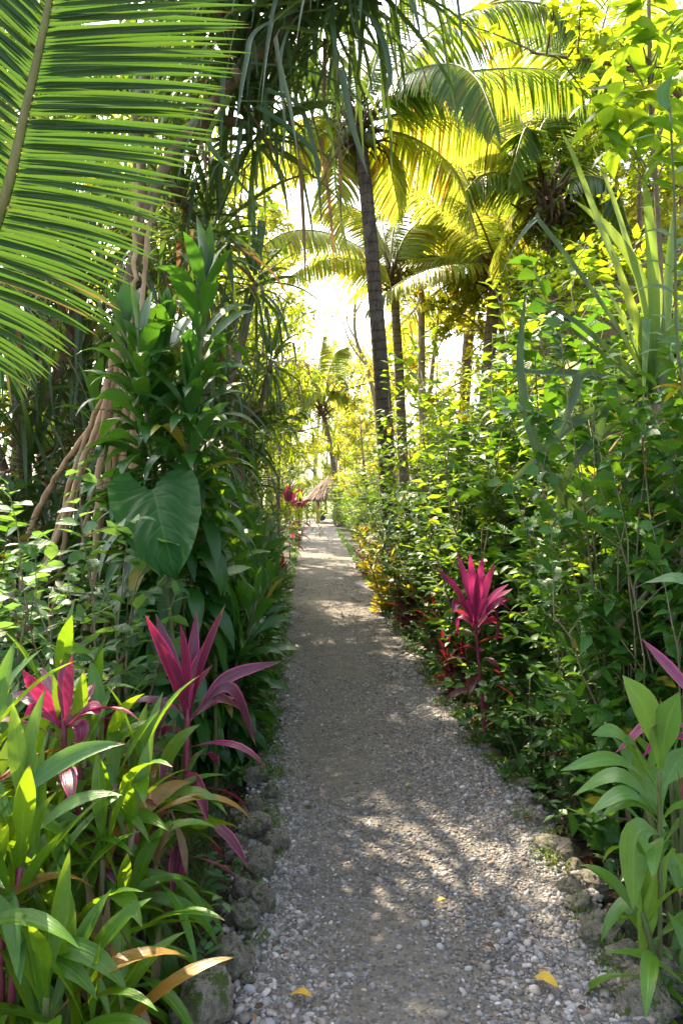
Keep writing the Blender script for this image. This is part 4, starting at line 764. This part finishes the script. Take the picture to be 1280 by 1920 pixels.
# ------------------------------------------------------------------ hero plants, left
p_ = cordyline(6, .42, .085, 70, M['drac'], M['twigg'], 2.85, .1, .22, 3.0, 80, -10, 11, .2)
put(p_, 'tall dark green dracaena with drooping broad leaves in front of the prop roots', 'dracaena', at(335, 3.95), .4, name='dracaena')
p_ = cordyline(3, .42, .08, 46, M['drac'], M['twigg'], 2.7, .12, .2, 2.9, 75, -15, 10, .2)
put(p_, 'shorter dracaena behind the tall one, right side', 'dracaena', at(388, 4.9), 1.4, name='dracaena')
put(cordyline(3, .4, .08, 42, M['drac'], M['twigg'], 2.3, .12, .2, 2.9, 75, -15, 10, .2), 'shorter dracaena behind the tall one, left side', 'dracaena', at(270, 4.9), 2.4, name='dracaena')
for a, c, Yd, lab in ((292, 905, 3.9, 'upright green cordyline with folded leaves above the elephant ear leaf'), (402, 905, 4.1, 'upright green cordyline right of the elephant ear leaf')):
    z = P(a, c, Yd)[2]; put(cordyline(1, .33, .075, 20, M['cord'], M['twigg'], z, .02, .7, .6, 80, 20, 9, .35), lab, 'cordyline', at(a, Yd), name='green_cordyline')
# elephant ear
b0 = np.array(at(300, 3.45)); r = link('elephant_ear', None, None, tuple(b0)); tag(r, 'single huge dark heart shaped leaf hanging among the left plants', 'elephant ear')
a_ = P(292, 945, 3.4) - b0; m = MB(); C = spl([P(286, 918, 3.5) - b0, P(292, 935, 3.4) - b0, P(303, 985, 3.26) - b0, P(318, 1040, 3.16) - b0, P(332, 1088, 3.12) - b0], 12)
U, V = np.meshgrid(np.linspace(-1, 1, 41), np.linspace(0, 1, 41)); wv = prof('ear', V) * .2
C = spl(C, 41); T_ = nrm(np.gradient(C, axis=0)); S_ = nrm(np.array([1, .25, .2]) - T_ * (T_ @ np.array([1, .25, .2]))[:, None]); N_ = np.cross(T_, S_)
ph = V * 7 - np.abs(U) * 3.2; rib_ = np.abs((ph % 1) - .5) * 2
hgt = .016 * rib_ * np.clip(np.abs(U) * 4, 0, 1) + .05 * U ** 2 + .02 * np.sin(U * 5 + V * 4) * np.abs(U) + .012 * np.sin(V * 9) * U
lobe = -.1 * np.clip(1 - V * 2.2, 0, 1) * np.abs(U) ** 1.3
Pb = C[:, None] + S_[:, None] * (U * wv)[..., None] + N_[:, None] * hgt[..., None] + T_[:, None] * lobe[..., None]
ix = np.arange(41 * 41).reshape(41, 41); m.add(Pb.reshape(-1, 3), np.stack([ix[:-1, :-1], ix[:-1, 1:], ix[1:, 1:], ix[1:, :-1]], -1).reshape(-1, 4), uv=np.stack([(U + 1) / 2, V], -1))
link('leaf_blade', m.mesh('leaf_blade', M['ear']), r); link('leaf_stalk', stem_mesh([([(0, 0, -.05), a_ * .5 + [.05, .1, 0], a_]  , .014, .008)], M['twigg']), r)
b0 = np.array(at(520, 16.5)); r = link('elephant_ear', None, None, tuple(b0)); tag(r, 'bright green clump of big leaves under the far pink cordyline', 'elephant ear')
m = MB(); K = 12; leaves(m, np.tile([[0, 0, .55]], (K, 1)) + rng.normal(0, .1, (K, 3)), np.arange(K) * 2.4, rng.uniform(-.2, .8, K), .5, .34, 1.3, 'heart', 7, .2); link('leaf_blade', m.mesh('leaf_blade', M['cord']), r)
# red cordylines
def red_plant(label, hub, Yd, tips, wd, mat, lower=14, stem_px=None, lowmat=None, ll=.34, spreadY=.25, name='red_cordyline'):
    hb = P(*hub, Yd); gx_ = P(*(stem_px or hub), Yd)[0]; bs = np.array([gx_, Yd, gz(gx_, Yd)])
    r = link(name, None, None, tuple(bs)); tag(r, label, 'cordyline')
    link('foliage', hero([[(hub[0] + (t[0] - hub[0]) * .05, hub[1] + 16), (hub[0] + (t[0] - hub[0]) * .3 + (t[2] if len(t) > 2 else 0), hub[1] + (t[1] - hub[1]) * .42 - (t[3] if len(t) > 3 else 0)), (t[0], t[1])] for t in tips], Yd, wd, mat, 'cordy', bs, 'foliage', 12, .3, .03, spreadY), r)
    top = hb - bs; link('stem', stem_mesh([([(0, 0, -.05), top * .5 + [0, .01, 0], top], .014, .01)], M['twigred']), r)
    f = MB(); K = lower; u = np.linspace(.35, .97, K); leaves(f, top * u[:, None], np.arange(K) * 2.4, R(1) * (-25 + 60 * u + rng.normal(0, 8, K)), ll * rng.uniform(.8, 1.1, K), wd * .95, 1.5, 'cordy', 9, .25, .3, .04)
    link('foliage', f.mesh('foliage', lowmat or mat), r); return r
red_plant('red and purple cordyline left of the path with one leaf reaching over the gravel', (352, 1330), 2.85,
  [(272, 1152, -6), (292, 1150, -6), (338, 1168), (368, 1148, 2), (423, 1132, 6), (383, 1205), (528, 1240, 20, 20), (455, 1330, 20, 20), (480, 1400, 40, 70), (300, 1205), (400, 1245), (290, 1395, -20, 40)], .054, M['corred'], 18, (335, 1600), M['corred'])
red_plant('second red cordyline with brighter pink leaves, further left', (120, 1350), 2.4, [(42, 1255, -18, 10), (118, 1235), (136, 1228, 6), (178, 1280, 14), (190, 1340, 26, 16), (45, 1345, -26, 16), (78, 1250, -6), (150, 1400, 20, 10), (20, 1300, -20, 14)], .056, M['corpink'], 14, (115, 1600), M['corred'])
red_plant('magenta cordyline on a bare stem at the right, in front of the dark shrubs', (890, 1160), 4.75, [(812, 1062, -8, 8), (828, 1076, -6), (856, 1036, -2), (880, 1034), (905, 1036, 2), (926, 1054, 4), (953, 1095, 12, 10), (962, 1103, 10, 6), (957, 1145, 20, 22), (868, 1122, -6, 8), (845, 1090, -6), (893, 1085), (935, 1175, 18, 26), (915, 1120), (850, 1150, -20, 25), (975, 1130, 24, 20), (930, 1205, 26, 16), (860, 1195, -20, 20)], .058, M['cormag'], 18, (915, 1340), M['cordark'], .26)
for lab, hub, Yd, s_, mt in (('bright pink cordyline far along the left side, above a clump of big leaves', (543, 945), 17, .85, 'corpink'), ('small pink cordyline on the left edge in front of the far pink one', (497, 1010), 13.5, .7, 'corpink'), ('small purple cordyline low on the left edge, nearer the camera', (514, 1045), 12.5, .6, 'corred'), ('orange red cordyline behind the far pink one', (560, 952), 20, .9, 'cordark')):
    k = 46 * s_; red_plant(lab, hub, Yd, [(hub[0] + k * math.cos(t) * .62, hub[1] - k * math.sin(t)) for t in np.linspace(.1, 3.0, 11)], .12 * s_, M[mt], 12, None, M['cordark'], .45 * s_)
# foreground green cordylines, bottom left
FG = [(5, 2.15, 1.12), (95, 2.45, .85), (-50, 2.3, 1.2), (165, 2.3, .78), (60, 1.9, .6), (215, 2.5, .86), (135, 2.65, .9), (10, 2.65, 1.1), (-20, 1.85, .85), (250, 2.75, .8), (150, 1.95, .34), (60, 2.1, .62), (200, 2.15, .45)]
loc_ = ['pale tall green cordyline at the left edge of the photo', 'green cordyline with arching leaves in front of the second red one', 'green cordyline reaching in from beyond the left edge', 'green cordyline just left of the red and purple one', 'low sunlit green cordyline near the bottom left', 'green cordyline whose curved leaf crosses the red stems', 'green cordyline behind the front ones, under the cool green shrub', 'green cordyline behind the pale tall one', 'green cordyline in the bottom left corner region, cut by the edge', 'green cordyline growing against the red and purple cordyline', 'lowest green cordyline with leaves arching over the soil at the bottom', 'yellow green cordyline with orange lower leaves, lower left', 'small green cordyline leaning towards the edging stones']
for i, (a, Yd, h) in enumerate(FG): put(cordyline(4 if h > .5 else 2, .39, .054, 13, M['cordpale'] if i in (0,) else M['cord'], (M['twig'], M['twigg'], M['twigred'])[i % 3], h * .95, .16, .15, 1.9, 78, -5, 12, .35), loc_[i], 'cordyline', at(a, Yd), None, 1, 'green cordylines at the bottom left', 'green_cordyline')
m = MB(); K = 46; hp = np.stack([np.array([X(rng.uniform(-20, 330), 2.3), rng.uniform(1.9, 2.8), rng.uniform(.1, .6)]) for _ in range(K)])
# a few withered leaves hanging in the clump
leaves(m, hp, rng.uniform(0, 6.28, K), rng.uniform(-1.3, -.3, K), rng.uniform(.14, .28, K), rng.uniform(.03, .05, K), 1.4, 'cordy', 7, .3, .5, .1)
tag(link('withered_leaves', m.mesh('withered_leaves', M['dead'])), 'brown withered leaves hanging in the bottom left cordylines', 'dead leaves', kind='stuff')
# right foreground
bs = np.array(at(1250, 2.3)); r = link('green_cordyline', None, None, tuple(bs)); tag(r, 'glossy green cordyline at the right edge with long leaves drooping toward the path', 'cordyline')
lf = [([(1235, 1440), (1212, 1340), (1166, 1266)], .1), ([(1240, 1440), (1248, 1365), (1272, 1298)], .09), ([(1228, 1475), (1150, 1425), (1050, 1445)], .062), ([(1225, 1470), (1160, 1378), (1108, 1378)], .05), ([(1240, 1525), (1160, 1455), (1072, 1492)], .062), ([(1242, 1540), (1175, 1488), (1103, 1525)], .06), ([(1245, 1560), (1190, 1500), (1128, 1528)], .055), ([(1245, 1565), (1192, 1565), (1186, 1706)], .1), ([(1262, 1590), (1222, 1660), (1200, 1802)], .085), ([(1240, 1480), (1262, 1440), (1290, 1400)], .08), ([(1245, 1550), (1225, 1480), (1250, 1430)], .08), ([(1260, 1600), (1290, 1640), (1300, 1720)], .08), ([(1250, 1560), (1230, 1590), (1225, 1650)], .06), ([(1240, 1500), (1190, 1400), (1165, 1390)], .05)]
link('foliage', hero(lf, 2.3, .08, M['cordpale'], 'cordy', bs, 'foliage', 14, .22, .04, .12), r); tp = P(1235, 1450, 2.3) - bs; link('stem', stem_mesh([([(0, 0, -.05), tp * .6, tp], .008, .006)], M['twigg']), r)
put(cordyline(3, .34, .06, 15, M['cordpale'], M['twigg'], .72, .2, .15, 1.7, 78, -10, 12, .3), 'second glossy green cordyline behind the drooping one, at the right edge', 'cordyline', at(1300, 2.6), name='green_cordyline')
put(cordyline(2, .3, .055, 13, M['cord'], M['twigg'], .4, .2, .1, 1.7, 78, -10, 11, .3), 'low green cordyline at the foot of the drooping one, right edge', 'cordyline', at(1290, 2.25), name='green_cordyline')
bs = np.array(at(1335, 2.3)); r = link('pink_cordyline', None, None, tuple(bs)); tag(r, 'pink cordyline beyond the right edge with three leaves reaching in', 'cordyline')
link('foliage', hero([([(1345, 1350), (1265, 1268), (1202, 1198)], .06), ([(1340, 1395), (1235, 1350), (1153, 1412)], .04), ([(1340, 1400), (1250, 1378), (1204, 1420)], .04), ([(1340, 1480), (1285, 1510), (1268, 1440)], .05), [(1345, 1350), (1340, 1260), (1310, 1160)], [(1345, 1380), (1400, 1300), (1450, 1220)]], 2.3, .06, M['corpink'], 'cordy', bs), r); tp = P(1340, 1390, 2.3) - bs; link('stem', stem_mesh([([(0, 0, -.05), tp * .6, tp], .012, .009)], M['twigred']), r)
# a light blue green leaf at the right edge
bs = np.array(at(1320, 2.1)); r = link('leafy_plant', None, None, tuple(bs)); tag(r, 'plant beyond the right edge showing one long pale blue green leaf', 'plant')
link('foliage', hero([([(1330, 1110), (1270, 1085), (1206, 1093)], .045), ([(1330, 1110), (1380, 1060), (1440, 1090)], .05)], 2.1, .05, M['cool'], 'lance', bs), r); tp = P(1330, 1110, 2.1) - bs; link('stem', stem_mesh([([(0, 0, -.05), tp * .6, tp], .01, .006)], M['twigg']), r)

# ------------------------------------------------------------------ strap leaved screw pine, right
bs = np.array(at(1215, 3.5)); r = link('screw_pine', None, None, tuple(bs)); tag(r, 'screw pine at the right with pale strap leaves, one bent sharply', 'screw pine')
A = [[(1230, 760), (1160, 625), (1080, 510), (1007, 416), (1001, 415), (968, 458), (937, 522)], [(1215, 740), (1120, 660), (1043, 602), (1038, 604), (1046, 700)], [(1215, 730), (1130, 650), (1070, 600), (1000, 562)], [(1205, 740), (1100, 705), (1020, 700), (922, 692)], [(1200, 740), (1080, 790), (1000, 865), (945, 917)], [(1200, 730), (1100, 700), (1075, 745), (1036, 852)], [(1200, 740), (1150, 720), (1120, 820), (1122, 905)], [(1090, 980), (1010, 850), (975, 700), (985, 535)], [(1215, 740), (1180, 800), (1170, 900), (1185, 960)], [(1220, 760), (1110, 830), (1060, 900), (1040, 990)]]
Bl = [[(1220, 740), (1175, 560), (1120, 420), (1075, 300), (1050, 243)], [(1228, 740), (1200, 560), (1155, 400), (1105, 260)], [(1230, 700), (1205, 540), (1150, 440), (1072, 372)], [(1225, 720), (1225, 560), (1215, 400), (1205, 325)], [(1240, 720), (1250, 560), (1262, 380)], [(1215, 700), (1190, 600), (1145, 470)], [(1215, 720), (1250, 640), (1285, 560)], [(1235, 720), (1235, 600), (1228, 470)], [(1210, 720), (1170, 610), (1120, 520)], [(1220, 720), (1205, 660), (1210, 600), (1205, 760)]]
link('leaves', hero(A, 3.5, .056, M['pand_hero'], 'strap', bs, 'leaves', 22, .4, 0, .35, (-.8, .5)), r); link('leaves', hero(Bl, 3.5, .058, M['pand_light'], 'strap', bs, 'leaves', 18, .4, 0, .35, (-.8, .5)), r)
tp = P(1222, 760, 3.5) - bs; link('trunk', stem_mesh([([(0, 0, -.05), tp * .5 + [.03, 0, 0], tp], .035, .035)], M['bark'], 'trunk'), r)
dl = MB(); K = 16; leaves(dl, tp + rng.normal(0, .05, (K, 3)) - [0, 0, .1], rng.uniform(0, 6.28, K), rng.uniform(-1.2, -.2, K), rng.uniform(.3, .7, K), .035, 1.6, 'strap', 9, .4, .5, .1); link('dead_leaves', dl.mesh('dead_leaves', M['dead']), r)
# compound leaved sapling, top right
bs = np.array(at(1225, 3.4)); r = link('sapling', None, None, tuple(bs)); tag(r, 'bright sapling at the top right with glowing yellow green compound leaves', 'sapling')
tops = [(1215, 0), (1245, 70), (1170, 110), (1240, 150), (1150, 190), (1225, 225), (1165, 260), (1275, 30), (1255, 290), (1190, 60), (1275, 200), (1130, 235), (1190, 170)]
link('trunk', stem_mesh([([(0, 0, -.1), P(1238, 700, 3.5) - bs, P(1232, 400, 3.5) - bs, P(1218, 180, 3.45) - bs, P(1215, -60, 3.4) - bs], .016, .008)] + [([P(1220, min(c + 90, 420), 3.45) - bs, (P(1220, c + 60, 3.45) + P(a, c, 3.4)) / 2 - bs, P(a, c, 3.4) - bs], .005, .003) for a, c in tops], M['twig'], 'trunk'), r)
m = MB()
for a, c in tops:
    e = P(a, c, 3.4 + rng.uniform(-.25, .3)) - bs; K = 9; leaves(m, np.tile(e, (K, 1)) + rng.normal(0, .03, (K, 3)), np.arange(K) * .7 + rng.uniform(0, 1), rng.uniform(-.7, .3, K), rng.uniform(.12, .2, K), .072, .8, 'ovate', 7, .15, .4)
link('crown', m.mesh('crown', M['shrubl']), r)
bs = np.array(at(1280, 2.6)); r = link('climbing_vine', None, None, tuple(bs)); tag(r, 'thin vine at the right edge with flat oval leaves one above another', 'vine')
link('stem', stem_mesh([([(0, 0, -.05), P(1290, 900, 2.6) - bs, P(1268, 640, 2.6) - bs, P(1264, 400, 2.6) - bs, P(1255, 200, 2.6) - bs], .007, .004)], M['twigg']), r)
vl = []
for i, c in enumerate((262, 305, 350, 392, 440, 498, 545, 600, 665)): vl.append([(1264, c + 6), (1228, c - 8), (1182 + (i % 3) * 6, c + 2)]); vl.append([(1266, c + 20), (1290, c + 10), (1325, c + 22)])
vl += [[(1262, 250), (1230, 225), (1195, 232)], [(1258, 215), (1240, 180), (1260, 140)]]
link('foliage', hero(vl, 2.6, .058, M['shrub'], 'ovate', bs, 'foliage', 8, .15, .03, .08, (-.35, .9)), r)
put([('stem', stem_mesh([([(0, 0, 0), (.25, 0, .3), (.5, .05, .55)], .012, .009), ([(.22, 0, .27), (.23, .01, .1), (.22, .02, -.05)], .006, .004)], M['twig']))], 'bare broken branch leaning in the right shrubs', 'branch', tuple(P(1142, 1195, 3.0)), 0, name='bare_branch')

# ------------------------------------------------------------------ seedlings
SD = [shrub(.2, .05, 2, 3, 5, .06, .42, M['cool'], M['twigg'], 'ovate', twl=.05, stemr=.0025, lo=.4) for _ in range(3)]
sdl = ['pale seedling by the mossy boulder at the bottom, left of the path', 'small seedling against the edging stones, left of the path', 'seedling with drooping pale leaves on the soil left of the stones', 'tiny seedling at the bottom left, under the cordylines', 'seedling in the grass tuft left of the stones', 'seedling at the soil edge, bottom right corner', 'small green seedling right of the path behind the dark stones', 'seedling beside the right stones where they bend']
for i, (a, Yd) in enumerate(((345, 2.42), (412, 3.0), (372, 2.85), (232, 2.3), (395, 3.4), (1265, 2.4), (1170, 2.95), (1060, 3.65))): put(SD[i % 3], sdl[i], 'seedling', at(a, Yd), None, random.uniform(.9, 1.3), 'seedlings', 'seedling')

# ------------------------------------------------------------------ litter, grass, moss, low cover
def bed(n, y0, y1, w_):
    y = y0 + (y1 - y0) * rng.random(n) ** 1.5; sd_ = rng.random(n) < .5; o = rng.random(n) ** 1.3 * w_
    x = np.where(sd_, edgeL(y) - .1 - o, edgeR(y) + .1 + o); return x, y
m = MB(); x, y = bed(9000, 1.6, 14, 1.8); K = 9000
leaves(m, np.stack([x, y, soil_z(x, y) + rng.uniform(.005, .03, K)], -1), rng.uniform(0, 6.28, K), rng.normal(.1, .3, K), rng.uniform(.03, .12, K), rng.uniform(.015, .05, K), .6, 'lance', 4, .25, .6)
K = 420; y = rng.uniform(1.8, 16, K); q_ = rng.random(K) < .75; x = np.where(rng.random(K) < .5, edgeL(y) + np.abs(rng.normal(0, .1, K)), edgeR(y) - np.abs(rng.normal(0, .12, K))); x = np.where(q_, x, rng.uniform(-.4, .9, K))
leaves(m, np.stack([x, y, np.full(K, .022)], -1), rng.uniform(0, 6.28, K), rng.normal(.1, .2, K), rng.uniform(.015, .05, K), rng.uniform(.008, .022, K), .6, 'lance', 4, .25, .5)
tag(link('leaf_litter', m.mesh('leaf_litter', M['litter'])), 'dry brown leaf litter covering the soil beside the path', 'leaf litter', kind='stuff')
m = MB(); K = 2600; y = rng.uniform(2.2, 5, K); c = rng.integers(0, 14, K); cx = edgeL(np.linspace(2.4, 5, 14)) - .16 - .12 * rng.random(14); x = cx[c] + rng.normal(0, .05, K); y = np.linspace(2.5, 5, 14)[c] + rng.normal(0, .08, K)
leaves(m, np.stack([x, y, soil_z(x, y)], -1), rng.uniform(0, 6.28, K), rng.uniform(.4, 1.4, K), rng.uniform(.05, .13, K), .005, 1.2, 'blade', 4, .2, .2)
tag(link('grass', m.mesh('grass', M['grass'])), 'thin dark grass tufts beside the left edging stones', 'grass', kind='stuff')
m = MB(); K = 16000; y = 4.0 + 26 * rng.random(K) ** 1.3; sd_ = rng.random(K) < .55; o = np.abs(rng.normal(0, .09, K)) - .06
x = np.where(sd_, edgeL(y) - o, edgeR(y) + o); K = len(x)
cl = (np.sin(y * 5.3) + np.sin(y * 13.7 + 1) + rng.normal(0, .5, K)) > -.3; x, y = x[cl], y[cl]; K = len(x)
leaves(m, np.stack([x, y, rng.uniform(-.03, .06, K) + .0 * x], -1), rng.uniform(0, 6.28, K), rng.normal(.5, .4, K), rng.uniform(.02, .06, K) * (1 + y * .03), rng.uniform(.012, .028, K), .8, 'ovate', 3, .2, .5)
tag(link('ground_cover', m.mesh('ground_cover', M['shrub'])), 'tiny leafy weeds creeping over both edges of the path', 'ground cover', kind='stuff')
m = MB(); 
for i in range(46):
    side = i % 3 != 0; y0 = rng.uniform(2.3, 7.5); x0 = (edgeL(y0) + rng.uniform(-.02, .12)) if side else (edgeR(y0) - rng.uniform(-.02, .1)); K = 90
    x = x0 + rng.normal(0, .035, K); y = y0 + rng.normal(0, .05, K); leaves(m, np.stack([x, y, np.full(K, .02)], -1), rng.uniform(0, 6.28, K), rng.uniform(.2, 1.3, K), .018, .008, .5, 'ovate', 3, .2, .4)
tag(link('moss', m.mesh('moss', M['moss'])), 'bright green moss tufts between the edging stones', 'moss', kind='stuff')
# sticks on the soil at the right
m = MB()
for i in range(60):
    y0 = rng.uniform(2.2, 5); x0 = float(edgeR(y0)) + rng.uniform(.12, .8); a = rng.uniform(0, 6.28); L = rng.uniform(.1, .45)
    tube(m, [(x0, y0, gz(x0, y0) + .02), (x0 + L * .5 * math.cos(a), y0 + L * .5 * math.sin(a), gz(x0, y0) + .035), (x0 + L * math.cos(a + .2), y0 + L * math.sin(a + .2), gz(x0, y0) + .02)], [.004, .003, .002], 4)
tag(link('fallen_twigs', m.mesh('fallen_twigs', M['twig'])), 'thin dry twigs lying on the dark soil right of the path', 'twigs', kind='stuff')
# single fallen leaves on the path
fl = [(562, 1905, .07, 'yleaf', 'curled yellow leaf at the bottom edge of the photo'), (1030, 1877, .08, 'yleaf', 'crumpled yellow brown leaf on the gravel, bottom right'), (766, 1488, .035, 'yleaf', 'small round yellow leaf in the middle of the path'), (790, 1631, .02, 'yleaf', 'tiny bright yellow leaf on the gravel'), (830, 1715, .035, 'yleaf', 'small tan leaf in the sun patch'), (888, 1362, .07, 'redleaf', 'red fallen leaf at the right edge of the path'), (932, 1503, .035, 'yleaf', 'small orange leaf near the right stones'), (920, 1808, .05, 'litter', 'brown leaf piece on the gravel at the right'), (730, 1275, .06, 'grass', 'pale green fallen leaf in the middle distance of the path'), (815, 1327, .06, 'grass', 'green fallen leaf near the right side of the path'), (1175, 1905, .06, 'litter', 'dry brown leaf leaning on the big bottom right stone'), (578, 1475, .05, 'litter', 'small dark red brown leaf near the left stones')]
for a, c, s_, mt, lab in fl:
    Yd = FPX * CAMH / (c - 920); m = MB(); leaves(m, [[-s_ / 2, 0, 0]], 0, .35, s_ * 1.1, s_ * .6, .9, 'ovate', 8, .35, .1, .12)
    tag(link('fallen_leaf', m.mesh('fallen_leaf', M[mt]), None, (X(a, Yd), Yd, .03), (0, 0, rng.uniform(-1, 1))), lab, 'leaf', 'fallen leaves on the path')
print('verts total', sum(len(o.vertices) for o in bpy.data.meshes), 'objects', len(bpy.data.objects))
